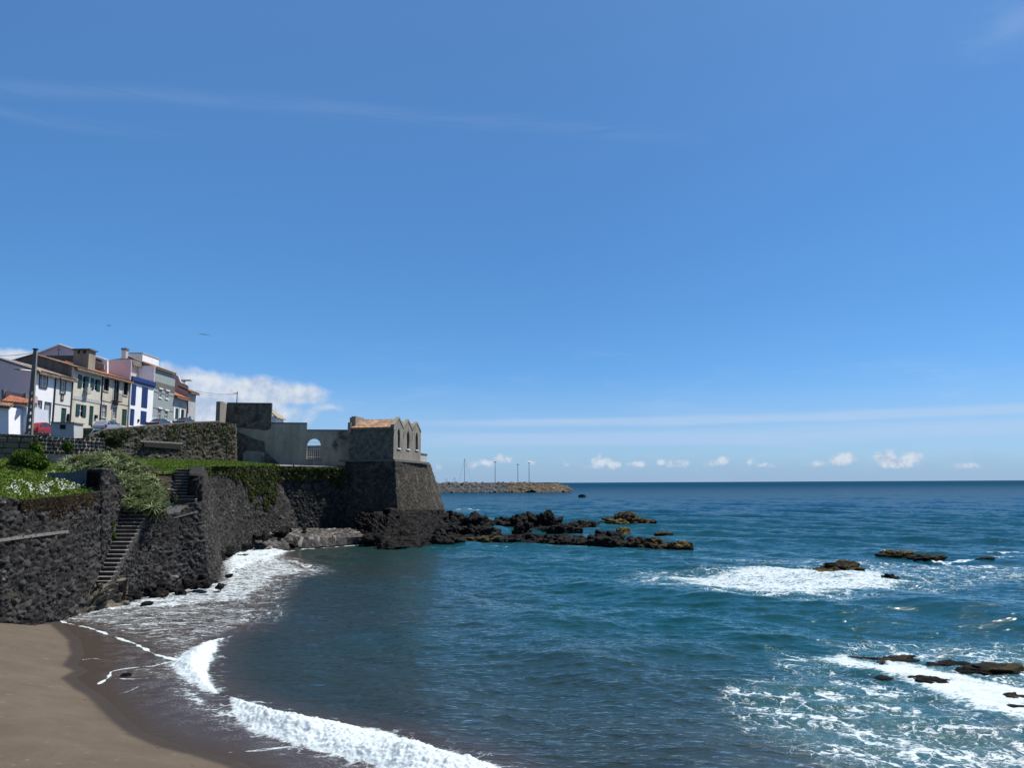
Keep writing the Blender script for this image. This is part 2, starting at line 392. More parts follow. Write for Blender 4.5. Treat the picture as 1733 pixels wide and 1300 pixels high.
# ------------------------------------------------------------------ materials
M = {}
M['basalt'] = stone_mat('basalt rubble', (.005, .005, .0055), (.072, .069, .066), (.21, .20, .185), (.002, .002, .002), .66, None, .6, (.070, .058, .044), .68)
M['basalt_far'] = stone_mat('basalt rubble sea wall', (.006, .006, .006), (.060, .057, .053), (.18, .17, .155), (.004, .004, .004), .63, (.035, .045, .012), .70, (.07, .06, .046), .64)
M['coursed'] = stone_mat('coursed basalt retaining wall', (.018, .017, .015), (.13, .12, .10), (.28, .26, .21), (.006, .006, .005), .62, (.04, .045, .013), .66, (.08, .068, .048), .58)
M['blocks'] = stone_mat('grey block wall', (.10, .092, .072), (.165, .152, .12), (.20, .185, .15), (.03, .027, .023), .7, (.05, .06, .02), .68)
M['holed'] = stone_mat('mortared block wall with dark gaps', (.012, .012, .011), (.045, .043, .040), (.08, .075, .065), (.26, .24, .205), .75, (.05, .06, .02), .68)
M['bastion'] = stone_mat('bastion masonry', (.018, .017, .015), (.085, .078, .064), (.20, .185, .16), (.010, .009, .008), .66, None, .6, (.11, .095, .07), .6)
M['rock'] = None
M['pebble'] = stone_mat('pebbles', (.012, .012, .013), (.11, .105, .10), (.26, .24, .22), (.008, .008, .008), .6, None, .6, (.17, .14, .10), .64)
M['armour'] = stone_mat('armour boulders', (.016, .017, .019), (.13, .13, .128), (.28, .27, .25), (.006, .006, .006), .60, None, .6)
M['armour_tan'] = stone_mat('weathered armour boulders', (.03, .026, .020), (.18, .145, .10), (.28, .24, .19), (.010, .008, .006), .60)
M['tread'] = plain('worn stone', (.25, .235, .21), (.16, .15, .135), 5, .85, .5, 30, .2, dirt=(.06, .055, .05))  # pale so the treads stand out as sunlit; ledges share it
M['riser'] = plain('shade toned riser stone', (.075, .07, .063), (.04, .038, .035), 5, .9, .5, 30, .1)  # risers darkened: their backlit shade is put into the colour
M['ledge'] = plain('pale stone ledge', (.24, .22, .19), (.14, .13, .115), 5, .85, .5, 30, .2)
M['soil'] = plain('soil', (.045, .038, .028), (.025, .022, .016), 3, .95, .8, 12, .1)
M['grass'] = plain('turf', (.12, .17, .036), (.065, .10, .022), 2.5, .9, 1.0, 30, .1, dirt=(.12, .10, .05))
M['gravel'] = plain('gravel path', (.21, .20, .18), (.13, .125, .115), 5, .9, .5, 30, .15)
M['asphalt'] = plain('asphalt', (.05, .05, .052), (.035, .035, .036), 3, .9, .3, 60, .2)
M['plaster'] = plain('weathered grey plaster', (.40, .365, .28), (.27, .245, .19), .9, .9, .5, 8, .2, streak=1, dirt=(.10, .095, .075))
M['plaster_dark'] = plain('dark rough masonry', (.17, .155, .125), (.065, .060, .050), 2.2, .9, .9, 6, .1, dirt=(.040, .038, .034))
M['plaster_blue'] = plain('blue grey plaster', (.15, .17, .185), (.085, .095, .105), 1.4, .9, .4, 14, .2, dirt=(.03, .033, .036))
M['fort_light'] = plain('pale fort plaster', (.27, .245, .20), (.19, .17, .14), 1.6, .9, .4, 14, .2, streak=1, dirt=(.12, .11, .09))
M['white'] = plain('white wall paint', (.80, .80, .80), (.74, .74, .74), 1.5, .7, .1, 25, .3)
M['cream'] = plain('cream wall paint', (.56, .53, .44), (.48, .45, .37), 1.3, .8, .15, 20, .3, streak=1, dirt=(.40, .37, .31))
M['cream2'] = plain('sand wall paint', (.54, .50, .40), (.47, .42, .33), 1.3, .8, .15, 20, .3, streak=1, dirt=(.38, .33, .26))
M['offwhite'] = plain('off white wall paint', (.62, .62, .58), (.56, .56, .52), 1.5, .8, .1, 25, .3)
M['bluegrey'] = plain('grey green wall paint', (.27, .31, .30), (.24, .275, .27), 1.5, .8, .1, 25, .3)
M['palegrey'] = plain('pale grey wall paint', (.42, .42, .41), (.35, .35, .34), 1.5, .8, .1, 25, .3)
M['mauve'] = plain('mauve wall paint', (.84, .62, .58), (.79, .58, .54), 1.2, .8, .1, 25, .3)
M['mauve_dark'] = plain('dull mauve wall paint', (.36, .29, .28), (.31, .25, .245), 1.2, .8, .1, 25, .3)
M['pink'] = plain('pink wall paint', (.50, .33, .29), (.43, .28, .25), 1.2, .8, .1, 25, .3)
M['bgside'] = plain('pale blue grey side wall', (.50, .56, .62), (.45, .51, .57), 1.2, .8, .1, 25, .3)
M['cement'] = plain('dark cement render', (.15, .142, .125), (.095, .09, .08), 1.5, .9, .3, 12, .2, streak=1, dirt=(.16, .15, .13))
M['cement_l'] = plain('brown cement render', (.30, .255, .20), (.22, .185, .145), 1.5, .9, .3, 12, .2, streak=1)
M['blue'] = plain('deep blue paint', (.008, .030, .15), (.007, .025, .12), 3, .5, .05, 25, .4)
M['navy'] = plain('dark trim paint', (.018, .024, .04), (.014, .018, .03), 3, .6, .05, 25, .4)
M['green'] = plain('dark green paint', (.012, .055, .04), (.008, .04, .03), 3, .5, .05, 25, .4)
M['dkwood'] = plain('dark brown wood', (.035, .022, .018), (.02, .014, .012), 4, .6, .1, 25, .3)
M['glass'] = plain('window glass', (.02, .025, .03), (.03, .035, .04), 1, .08, .02, 3, .6)
M['curtain'] = plain('pale curtain glass', (.36, .38, .38), (.24, .25, .26), 5, .3, .05, 25, .5)
M['dark'] = plain('dark interior', (.012, .012, .012), None, 2, .9, .1)
M['metal'] = plain('galvanised metal', (.35, .35, .34), (.28, .28, .27), 5, .45, .05, 30, .5, metal=.5)
M['concrete'] = plain('concrete', (.23, .215, .185), (.16, .15, .13), 3, .9, .4, 20, .2, streak=1)
M['wire'] = plain('black cable', (.02, .02, .02), None, 2, .7, .05)
M['red_car'] = plain('red car paint', (.28, .018, .022), (.25, .015, .018), 1, .25, .0, 3, .5)
M['silver'] = plain('silver car paint', (.42, .44, .47), (.40, .42, .45), 1, .25, .0, 3, .5, metal=.5)
M['car_blue'] = plain('slate blue car paint', (.045, .065, .095), (.04, .058, .085), 1, .25, .0, 3, .5)
M['rubber'] = plain('tyre rubber', (.015, .015, .015), None, 2, .8, .1)
M['lampred'] = plain('red lamp glass', (.45, .02, .02), None, 2, .2, .0)
M['lampclear'] = plain('clear lamp glass', (.7, .7, .7), None, 2, .2, .0)
M['bin'] = plain('green plastic', (.010, .040, .022), (.006, .028, .016), 3, .5, .2, 8, .4)
M['leaf'] = leaf_mat('shrub leaf', (.035, .085, .010), (.085, .13, .018))
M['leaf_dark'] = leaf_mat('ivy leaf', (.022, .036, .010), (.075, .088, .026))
M['agave'] = leaf_mat('silvery succulent leaf', (.11, .16, .055), (.42, .46, .24), .5, .15)
M['olive'] = leaf_mat('olive wall leaf', (.05, .06, .02), (.12, .12, .05))
M['groundcover'] = leaf_mat('ground cover leaf', (.065, .13, .016), (.14, .19, .028))
M['dry'] = leaf_mat('dry hanging growth', (.045, .033, .022), (.12, .09, .06))
M['petal'] = leaf_mat('white petal', (.75, .75, .70), (.80, .80, .78), .6, .2)
M['bark'] = plain('bark', (.06, .045, .03), None, 8, .9, .5)
M['bird_dark'] = plain('dark feathers', (.02, .02, .022), None, 8, .7, .05)
M['bird_white'] = plain('white feathers', (.7, .7, .7), (.55, .56, .58), 8, .7, .05)
M['dist_white'] = plain('white boat paint', (.75, .75, .74), None, 1, .4, .0)
M['dist_red'] = plain('faded red paint', (.30, .10, .08), None, 1, .5, .0)

def rock_mat(name, c1, c2, c3, th=.55):
    m, t = new_mat(name)
    co = t.n('ShaderNodeTexCoord').outputs['Object']
    n1 = t.noise(co, 2.4, 9, .72, .3); n2 = t.noise(co, .55, 6, .65)
    col = t.mix(t.ss(n1, .35, .7), c1, c2)
    z = t.n('ShaderNodeSeparateXYZ', None, Vector=co).outputs[2]
    col = t.mix(t.m('MULTIPLY', t.ss(n2, th-.07, th+.08), t.ss(n1, .35, .55)), col, c3)
    col = t.mix(t.ss(z, .28, .12), col, tuple(x*.5 for x in c1))      # wet, weed-dark foot
    vf = t.n('ShaderNodeTexVoronoi', None, Vector=t.vm('ADD', co, t.vm('MULTIPLY', t.n('ShaderNodeTexNoise', None, Vector=co, Scale=2.0, Detail=4.0).outputs[1], (.5, .5, .5))), Scale=1.9).outputs[0]
    b = t.n('ShaderNodeBump', None, Strength=1.0, Distance=.32, Height=t.m('ADD', t.noise(co, 3.2, 9, .72), t.m('MULTIPLY', vf, .8))).outputs[0]
    p = t.n('ShaderNodeBsdfPrincipled', None, Base_Color=col, Roughness=t.m('MULTIPLY_ADD', n1, .4, .6), Normal=b, **{'Specular_IOR_Level': .10})
    t.n('ShaderNodeOutputMaterial', None, Surface=p.outputs[0]); return m
M['lava'] = rock_mat('black lava', (.005, .005, .0055), (.024, .023, .022), (.040, .034, .025), .62)
M['lava_brown'] = rock_mat('brown lava', (.012, .010, .008), (.038, .031, .021), (.085, .066, .025), .50)
M['lava_yellow'] = rock_mat('ochre weed lava', (.022, .018, .010), (.065, .050, .020), (.13, .10, .030), .45)
M['boulder'] = rock_mat('grey brown boulder', (.06, .055, .045), (.15, .135, .11), (.21, .18, .14), .5)

def tile_mat(name, c1, c2, c3):
    m, t = new_mat(name)
    co = t.n('ShaderNodeTexCoord').outputs['Object']
    idv = t.attr('sid'); n = t.noise(co, 1.2, 7, .7)
    col = t.mix(idv, c1, c2); col = t.mix(t.ss(n, .5, .68), col, c3)
    p = t.n('ShaderNodeBsdfPrincipled', None, Base_Color=col, Roughness=.85, **{'Specular_IOR_Level': .2})
    t.n('ShaderNodeOutputMaterial', None, Surface=p.outputs[0]); return m
M['tile_old'] = tile_mat('old brown roof tile', (.13, .075, .045), (.26, .17, .11), (.07, .06, .045))
M['tile_red'] = tile_mat('red roof tile', (.22, .070, .038), (.34, .135, .08), (.14, .08, .055))
M['tile_fort'] = tile_mat('lichened roof tile', (.24, .13, .075), (.44, .28, .18), (.16, .12, .085))

def tile_roof(name, A, Bp, C, D, mat, parent, tw=.24, th=.38, amp=.05, res=.06):
    """A,B eave left->right, D,C ridge left->right"""
    A, Bp, C, D = [np.array(q, float) for q in (A, Bp, C, D)]
    L = np.linalg.norm(Bp-A); W = np.linalg.norm(D-A); n = int(L/res)+2; m = int(W/(res*1.5))+2
    a = np.linspace(0, 1, n)[:, None, None]; b = np.linspace(0, 1, m)[None, :, None]
    P_ = (A*(1-a)+Bp*a)*(1-b)+(D*(1-a)+C*a)*b
    nrm = np.cross(Bp-A, D-A); nrm /= np.linalg.norm(nrm); nrm *= 1 if nrm[2] > 0 else -1
    u = a[:, :, 0]*L+b[:, :, 0]*0; v = b[:, :, 0]*W+a[:, :, 0]*0
    h = amp*np.abs(np.sin(np.pi*u/tw))+amp*.7*(1-(v/th) % 1)
    P_ = P_+nrm*h[:, :, None]
    idv = _h(np.floor(u/tw), np.floor(v/th), 5)
    low = P_.copy()-nrm*.16-nrm*h[:, :, None]
    V = np.concatenate([P_.reshape(-1, 3), low.reshape(-1, 3)]); nm = n*m
    f = grid_faces(n, m); f2 = grid_faces(n, m, nm)[:, ::-1]
    e = []
    def edge(idx):
        for i in range(len(idx)-1): e.append((idx[i], idx[i+1], idx[i+1]+nm, idx[i]+nm))
    edge([i*m for i in range(n)]); edge([i*m+m-1 for i in range(n)][::-1]); edge(list(range(m))[::-1]); edge([(n-1)*m+j for j in range(m)])
    F_ = np.concatenate([f, f2, np.array(e)])
    return mesh_obj(name, V, F_, mat, parent, attrs={'sid': np.concatenate([idv.ravel()]*2)})

def hole_outline(h):
    u0, u1, v0, v1, kind = h; pts = [(u0, v0), (u1, v0)]
    if kind == '': return pts+[(u1, v1), (u0, v1)]
    uc = (u0+u1)/2; r = (u1-u0)/2
    if kind == 'round':
        return pts+[(uc+r*math.cos(q), v1-r+r*math.sin(q)) for q in [math.pi*i/10 for i in range(11)]]
    rr = 1.5*r*2*.5*1.6; hh = r*1.7; arc = []
    for i in range(7):
        s_ = i/6; arc.append((uc+r*(1-s_**1.6), v1-hh+hh*math.sin(s_*math.pi/2)))
    return pts+arc+[(2*uc-a, b) for a, b in arc[::-1][1:]]
def pane_wall(mb, O, U, V, IN, wd, ht, holes, dep=.15):
    O, U, V, IN = map(Vector, (O, U, V, IN))
    us = sorted({0, wd}|{h[0] for h in holes}|{h[1] for h in holes}); vs = sorted({0, ht}|{h[2] for h in holes}|{h[3] for h in holes})
    pt = lambda a, b, k=0: O+U*a+V*b+IN*k
    for i in range(len(us)-1):
        for j in range(len(vs)-1):
            uc = (us[i]+us[i+1])/2; vc = (vs[j]+vs[j+1])/2
            if any(h[0] < uc < h[1] and h[2] < vc < h[3] for h in holes): continue
            mb.poly([pt(us[i], vs[j]), pt(us[i+1], vs[j]), pt(us[i+1], vs[j+1]), pt(us[i], vs[j+1])])
    for h in holes:
        out = hole_outline(h); n = len(out)
        if h[4]:
            arc = out[2:]; k = max(range(len(arc)), key=lambda i: arc[i][1])
            for i in range(k): mb.poly([pt(h[1], h[3]), pt(*arc[i+1]), pt(*arc[i])])
            for i in range(k, len(arc)-1): mb.poly([pt(h[0], h[3]), pt(*arc[i+1]), pt(*arc[i])])
            if arc[0][1] > h[2]: pass
        for i in range(n):
            a = out[i]; b = out[(i+1) % n]; mb.poly([pt(*a), pt(*b), pt(*b, dep), pt(*a, dep)])



# ================================================================== THE SEA
sandedge = [(75,1040),(95,1062),(120,1085),(126,1108),(114,1128),(134,1138),(112,1150),(132,1167),(155,1180),(168,1192),(182,1207),(200,1224),(228,1246),(272,1264),(330,1279),(395,1300)]
SE = GP(sandedge)
land = [(-60, -40), (-60, 60), (-38, 60), tuple(G(-60,1015)[:2]), tuple(G(20,1030)[:2])]+SE+[(-2.4,12.6),(1.5,10),(8,8),(20,6.5),(45,2),(60,-40)]
swash = GP([(75,1036),(110,1020),(210,1015),(300,995),(365,980),(372,950),(385,928),(450,922),(480,932),(536,968),(482,982),(470,995),(436,1046),(420,1062),(372,1082),(352,1110),(350,1138),(372,1176),(395,1188),(485,1213),(577,1230),(669,1248),(738,1271),(826,1297)])+[(3,13.5),(-2,12.4)]+SE[::-1]
B1 = GP([(390,1184),(430,1194),(485,1211),(530,1222),(577,1228),(625,1236),(669,1246),(705,1258),(738,1269),(785,1282),(835,1297)])+[(2.5,13.6),(-2.2,15.2)]+GP([(640,1300),(595,1290),(521,1268),(461,1250),(425,1238),(400,1222)])
B2 = GP([(369,1081),(365,1100),(354,1120),(350,1136),(355,1158),(370,1175),(352,1172),(326,1163),(308,1146),(290,1128),(307,1109),(325,1098),(346,1088)])
B3 = GP([(120,1028),(200,1020),(290,1000),(362,984),(368,955),(380,935),(430,930),(452,940),(482,946),(538,968),(500,976),(474,980),(468,990),(455,1000),(440,1015),(436,1040),(428,1048),(420,1028),(395,1022),(330,1028),(250,1032),(180,1038),(120,1046),(80,1044)])
B3b = GP([(380,935),(400,925),(440,922),(470,928),(500,935),(470,950),(440,960),(400,975),(370,985),(365,960)])
F1 = GP([(1085,979),(1105,972),(1160,973),(1230,968),(1310,966),(1380,960),(1440,960),(1500,965),(1545,980),(1575,990),(1545,1002),(1440,1012),(1390,1018),(1300,1012),(1220,1006),(1140,994)])
F1b = GP([(1180,946),(1230,944),(1300,948),(1370,944),(1440,945),(1520,950),(1600,952),(1733,955),(1800,975),(1720,990),(1640,1000),(1560,1000),(1500,965),(1420,958),(1350,956),(1260,954)])
F2 = GP([(1340,1112),(1400,1110),(1440,1108),(1480,1122),(1530,1120),(1600,1132),(1660,1145),(1733,1160),(1800,1175),(1820,1250),(1733,1236),(1650,1212),(1590,1192),(1540,1172),(1500,1152),(1440,1138),(1390,1128)])
F2t = GP([(1430,1096),(1480,1090),(1600,1088),(1733,1092),(1800,1100),(1800,1165),(1733,1160),(1640,1140),(1560,1128),(1480,1118)])
LACE = GP([(1230,1178),(1262,1158),(1330,1150),(1420,1148),(1500,1160),(1560,1180),(1650,1215),(1733,1240),(1820,1250),(1820,1330),(1500,1330),(1420,1295),(1330,1262),(1260,1230)])
LACE2 = GP([(1300,1100),(1360,1110),(1440,1140),(1380,1155),(1320,1130)])

SW1 = GP([(95,1036),(200,1030),(330,1022),(430,1030),(436,1050),(410,1066),(372,1080),(340,1098),(300,1112),(255,1100),(225,1086),(185,1072),(130,1056),(95,1048)])
SW2 = GP([(190,1150),(205,1134),(262,1128),(300,1112),(310,1150),(345,1180),(390,1215),(400,1245),(350,1210),(300,1170),(260,1152)])
def build_sea():
    # rays in azimuth, rows in distance; dense where the near water is looked at
    py = np.concatenate([np.arange(1345, 1000, -.62), np.arange(1000, 822, -.42)])
    dd = H*F/(py-817.8)
    far = np.geomspace(dd[-1]*1.02, 45000, 60)
    near = np.linspace(3, dd[0]*.99, 14)
    dd = np.concatenate([near, dd, far])
    ta = np.concatenate([np.linspace(-2.6, -.72, 60)[:-1], np.linspace(-.72, .72, 1150), np.linspace(.72, 2.2, 50)[1:]])
    X = dd[:, None]*ta[None, :]; Y = np.repeat(dd[:, None], len(ta), 1)
    n, m = X.shape
    dr = np.gradient(dd)[:, None]*np.ones((1, m)); dt = np.abs(np.gradient(ta))[None, :]*dd[:, None]
    near_m = (Y < 260) & (np.abs(X) < Y*.85+3)
    def sdf(poly):
        out = np.full(X.shape, -99.); xs = X[near_m]; ys = Y[near_m]
        out[near_m] = poly_sdf(xs, ys, poly); return out
    sl = sdf(land); ssw = sdf(swash)
    sb1, sb2, sb3, sb3b, sf1, sf1b, sf2, sf2t, slc, slc2 = [sdf(q) for q in (B1, B2, B3, B3b, F1, F1b, F2, F2t, LACE, LACE2)]
    # wave height: calm over the swash, growing outwards
    shore = np.maximum(0, -ssw)
    shore = np.where(near_m, shore, 99)
    amp = .55+.42*sst(shore, 0, 16)+.55*sst(Y, 45, 130)
    amp *= sst(-sl, -.2, 2.5)*.96+.04; amp = np.where(ssw > 0, amp*.35, amp)
    lee = sst(Y, 44, 58)*(1-sst(X, -8, 12))*(1-sst(Y, 84, 92)); amp = amp*(1-.2*lee)
    Z = np.zeros(X.shape)
    r2 = np.random.default_rng(3)
    for k in range(46):
        lam = .45*(28/.45)**(k/45); th = (R(252) if lam < 5 else R(225))+r2.normal(0, .42 if lam < 6 else .28)
        ph = r2.uniform(0, 6.28); kx = math.cos(th)*2*math.pi/lam; ky = math.sin(th)*2*math.pi/lam
        a = .030*lam/(2*math.pi)*(1.0 if lam < 9 else .75)
        if lam < 2.2: a *= 1.6
        wgt = sst(np.minimum(lam/np.maximum(dr, .02), lam/np.maximum(dt, .02)), 2.2, 5)
        grp = .55+.9*vnoise(X/(lam*3.3)+k*7.1, Y/(lam*3.3)+k*3.7, k)
        q = np.sin(kx*X+ky*Y+ph+.8*np.sin(ky*X*.13-kx*Y*.13+k))
        Z += a*wgt*grp*(1-1.7*np.abs(q)**1.25 if k % 3 else q*1.1)
    Z *= amp*.76
    # the swell standing up in front of the reef foam and behind the breakers
    def ridge(pts, h, wd, skew=1.0):
        nonlocal Z
        d = np.full(X.shape, 99.); d[near_m] = line_dist(X[near_m], Y[near_m], GP(pts)); Z += h*np.exp(-(d/wd)**2)
    ridge([(1120,1003),(1250,1022),(1400,1033),(1560,1030),(1733,1040)], .34, 2.8)
    ridge([(1000,1110),(1180,1096),(1330,1088)], .16, 1.6)
    ridge([(930,1052),(1100,1045),(1260,1055)], .18, 2.0)
    nz = fbm(X*2.2, Y*2.2, 5, 11); nz2 = fbm(X*6, Y*6, 4, 12); nz3 = fbm(X*17, Y*17, 2, 13)
    def lift(s, h, wd):
        nonlocal Z
        Z += sst(s, -.12, wd)*h*(.7+.7*nz)*(.7+.6*vnoise(X*.9, Y*.9, 77))+sst(s, -.1, .25)*((nz2-.45)*.16+(nz3-.45)*.10)*min(1, h*3.5)
    lift(sb1, .24, .7); lift(sb2, .20, .6); lift(sb3b, .20, 1.5); lift(sb3, .06, 1.2); lift(sf1, .10, 2.5); lift(sf2, .07, 1.2)
    Z = np.where(sl > 0, Z*.1-.03-.04*np.minimum(sl, 3), Z)
    # foam coverage
    def cov(s, a, b): return sst(s, a, b)
    near1 = sst(np.abs(ssw), 1.6, 0)
    foam = np.maximum.reduce([cov(sb1, -.55, .40)*1.12, cov(sb2, -.5, .35)*1.10, cov(sb3, -1.0, 1.1)*.67, cov(sb3b, -.8, 1.2)*.80,
                              cov(sf1, -1.2, 2.2)*.73, cov(sf1b, -1.5, 2.5)*.42, cov(sf2, -1.0, 1.2)*.86, cov(sf2t, -.4, .8)*.50])
    foam = np.maximum(foam, .26*cov(slc, -1.6, 1.0)); foam = np.maximum(foam, .15*cov(slc2, -.5, 1))
    lace = np.maximum.reduce([cov(slc, -.8, 1.2), cov(slc2, -.5, .8)*.8, cov(sf1b, -1, 2)*.55, cov(sf1, -2.5, .5)*.7, cov(sf2t, -1, .4)*.8, cov(sb3, -2.0, 0)*.5])
    # swash: foam specks and thin lines left by earlier waves
    lines = [([(84,1049),(150,1062),(190,1076),(230,1090),(262,1108),(300,1118)], .10, 1.1), ([(112,1056),(200,1058),(300,1055),(372,1053)], .12, .75),
             ([(168,1158),(184,1148),(188,1138),(205,1134),(262,1128),(292,1120)], .06, 1.1), ([(184,1150),(230,1152),(300,1148)], .05, .85), ([(170,1187),(190,1180),(222,1170),(236,1163)], .035, .85),
             ([(378,1275),(430,1272),(500,1264)], .03, .95), ([(130,1035),(250,1040),(330,1038)], .12, .8), ([(95,1046),(180,1048),(280,1045)], .12, .8),
             ([(140,1117),(160,1115),(180,1118)], .03, .8), ([(369,1082),(400,1073)], .06, 1.1), ([(400,1300),(445,1290),(470,1292)], .03, .6), ([(255,1205),(285,1203)], .02, .6),
             ([(470,938),(500,931),(545,926),(620,922),(690,919),(735,916)], .22, 1.0), ([(535,968),(500,950),(470,945)], .3, .8),
             ([(735,862),(760,864),(785,863),(812,864)], .5, .95), ([(1180,945),(1240,948),(1330,953)], .35, .6),
             ([(640,918),(700,925),(760,928),(850,926)], .35, .55), ([(850,928),(900,922),(1000,926)], .25, .62), ([(1000,894),(985,886),(960,884)], .4, .7), ([(1095,880),(1140,900),(1128,906)], .4, .5),
             ([(1500,936),(1600,950),(1660,948),(1733,944)], .3, .85), ([(1700,940),(1740,938)], .7, 1.1), ([(1180,975),(1110,980)], .3, .9), ([(955,832),(980,833)], 1.0, .5),
             ([(1000,920),(1080,926),(1180,929)], .3, .55), ([(740,885),(860,893),(930,893)], .3, .6), ([(1480,985),(1560,975),(1620,985),(1640,998)], .5, .55), ([(1095,905),(1150,910)], .5, .5)]
    for pts, wd, s_ in lines:
        d = np.full(X.shape, 99.); d[near_m] = line_dist(X[near_m], Y[near_m], GP(pts))
        wob = (fbm(X*1.6, Y*1.6, 4, 31)-.47)*wd*9; s_ = s_*(.72+.5*vnoise(X*1.1, Y*1.1, 37))
        foam = np.maximum(foam, np.minimum(s_, 1)*.92*sst(np.abs(d+wob*.5), wd*1.9, wd*.1))
    speck = sst(ssw, -.1, .8)*(1-sst(sl, -2.2, -.4))
    foam = np.maximum(foam, speck*(.30+.30*sst(sb1, -2.6, 0)+.22*sst(sb2, -2.0, 0)+.2*sst(sb3, -5, 0)))
    swf = np.maximum.reduce([cov(sdf(SW1), -1.2, 1.2), cov(sdf(SW2), -.6, .6)*.85, cov(sb1, -1.7, .2)*.9, cov(sb2, -1.2, .2)])*(ssw > -2)
    shal = sst(ssw, -2.0, .6)                         # sandy, brown, thin water
    depth = np.where(near_m, sst(shore, 1, 19), 1)    # silty near the beach, clear offshore
    deep = np.clip(sst(Y, 60, 260)*.85+sst(X, 6, 40)*.3, 0, 1)
    V = np.stack([X, Y, Z], 2).reshape(-1, 3)
    dist = np.hypot(X, Y)
    o = mesh_obj('sea', V, grid_faces(n, m)[:, ::-1], M['water'], None, (0, 0, 0), True,
                 {'foam': foam, 'lace': lace, 'shal': shal, 'depth': depth, 'deep': deep, 'thin': sst(sl, -1.6, -.1), 'fard': sst(np.log(dist), math.log(40), math.log(1500)), 'spk': speck, 'swf': swf, 'kf': 1.02-.50*sst(np.log(np.maximum(Y, 1)), math.log(42), math.log(105))-.46*sst(np.log(np.maximum(Y, 1)), math.log(105), math.log(1500))})
    o['kind'] = 'structure'
    return o

m_, t = new_mat('sea water'); M['water'] = m_
co = t.n('ShaderNodeTexCoord').outputs['Object']
foam = t.attr('foam'); lace = t.attr('lace'); shal = t.attr('shal'); depth = t.attr('depth'); deep = t.attr('deep'); thin = t.attr('thin'); fard = t.attr('fard'); spk = t.attr('spk')
patch = t.noise(co, .13, 5, .6, .4)
body = t.mix(t.m('ADD', depth, t.m('MULTIPLY', t.m('SUBTRACT', patch, .5), .7), clamp=True), (.017, .026, .022), (.0022, .041, .047))
body = t.mix(deep, body, (.0010, .031, .068))
body = t.mix(t.m('MULTIPLY', t.ss(patch, .56, .72), t.m('MULTIPLY', t.m('SUBTRACT', 1.0, deep), .55)), body, (.007, .030, .027))
body = t.mix(shal, body, (.046, .036, .033)); body = t.mix(thin, body, (.044, .034, .026))
# foam pattern
warp = t.vm('ADD', co, t.vm('MULTIPLY', t.vm('SUBTRACT', t.n('ShaderNodeTexNoise', None, Vector=co, Scale=.9, Detail=6.0, Roughness=.6).outputs[1], (.5, .5, .5)), (2.2, 2.2, 0)))
fn = t.noise(t.scale(warp, (.75, 1.6, 1)), 2.2, 10, .70)
fsp = t.noise(t.scale(co, (.7, 1.5, 1)), 7.5, 6, .72)
dense = t.ss(t.m('ADD', foam, t.m('MULTIPLY', t.m('SUBTRACT', t.m('MULTIPLY_ADD', fsp, .45, t.m('MULTIPLY', fn, .55)), .5), 2.0)), .56, .80)
ve = t.n('ShaderNodeTexVoronoi', {'feature': 'DISTANCE_TO_EDGE'}, Vector=warp, Scale=.85).outputs[0]
ve2 = t.n('ShaderNodeTexVoronoi', {'feature': 'DISTANCE_TO_EDGE'}, Vector=warp, Scale=2.3).outputs[0]
lw = t.m('MULTIPLY', lace, t.m('MULTIPLY', t.ss(t.noise(co, .7, 6, .7), .43, .62), .08))
lc = t.m('MAXIMUM', t.ss(t.m('SUBTRACT', lw, ve), -.015, .02), t.m('MULTIPLY', t.ss(t.m('SUBTRACT', t.m('MULTIPLY', lw, .6), ve2), -.02, .02), .8))
lc = t.m('MULTIPLY', lc, t.ss(lace, .02, .25)); lc = t.m('MULTIPLY', lc, t.ss(fsp, .38, .52))
# fine bright specks of spent foam on the wet sand film
sp2 = t.noise(t.scale(co, (1, 1.7, 1)), 26, 3, .7)
swf = t.attr('swf'); st1 = t.noise(t.scale(warp, (.55, 3.0, 1)), 2.2, 9, .7)
stf = t.m('MULTIPLY', t.ss(t.m('ADD', st1, t.m('MULTIPLY', t.m('SUBTRACT', swf, 1.0), .22)), .50, .60), t.ss(swf, .02, .3))
sp = t.m('MULTIPLY', t.m('MULTIPLY', t.ss(sp2, .55, .66), spk), t.ss(t.noise(co, 1.6, 5, .6), .42, .6))
ff = t.m('MAXIMUM', t.m('MAXIMUM', t.m('MAXIMUM', dense, lc), t.m('MULTIPLY', sp, .75)), t.m('MULTIPLY', stf, .72), clamp=True)
aer = t.m('MULTIPLY', t.m('MAXIMUM', t.ss(foam, .35, .9), t.m('MULTIPLY', lace, .3)), t.m('SUBTRACT', 1.0, shal))
body = t.mix(t.m('MULTIPLY', aer, .7), body, (.06, .19, .20))
# ripples: small chop only; larger waves are in the mesh
b1 = t.noise(t.scale(co, (.62, 1.7, 1)), 1.1, 4, .6, .3); b2 = t.noise(t.scale(co, (.7, 1.9, 1)), 3.6, 4, .6, .4); b3 = t.noise(t.scale(co, (.25, .6, 1)), .35, 4, .6)
calm = t.m('SUBTRACT', 1.0, t.m('MULTIPLY', shal, .75))
hgt = t.m('ADD', t.m('MULTIPLY', b1, t.m('MULTIPLY_ADD', depth, -.085, .175)), t.m('MULTIPLY', b2, t.m('MULTIPLY_ADD', depth, -.03, .062)))
hgt = t.m('ADD', hgt, t.m('MULTIPLY', b3, t.m('MULTIPLY', fard, .6)))
bmp = t.n('ShaderNodeBump', None, Strength=t.m('MULTIPLY', calm, .85), Distance=1.0, Height=hgt).outputs[0]
frs = t.n('ShaderNodeFresnel', None, IOR=1.333, Normal=bmp).outputs[0]
kf = t.m('MULTIPLY', t.attr('kf'), t.m('MULTIPLY', t.m('MULTIPLY_ADD', thin, -.55, 1.0), t.m('MULTIPLY_ADD', shal, -.38, 1.0)))
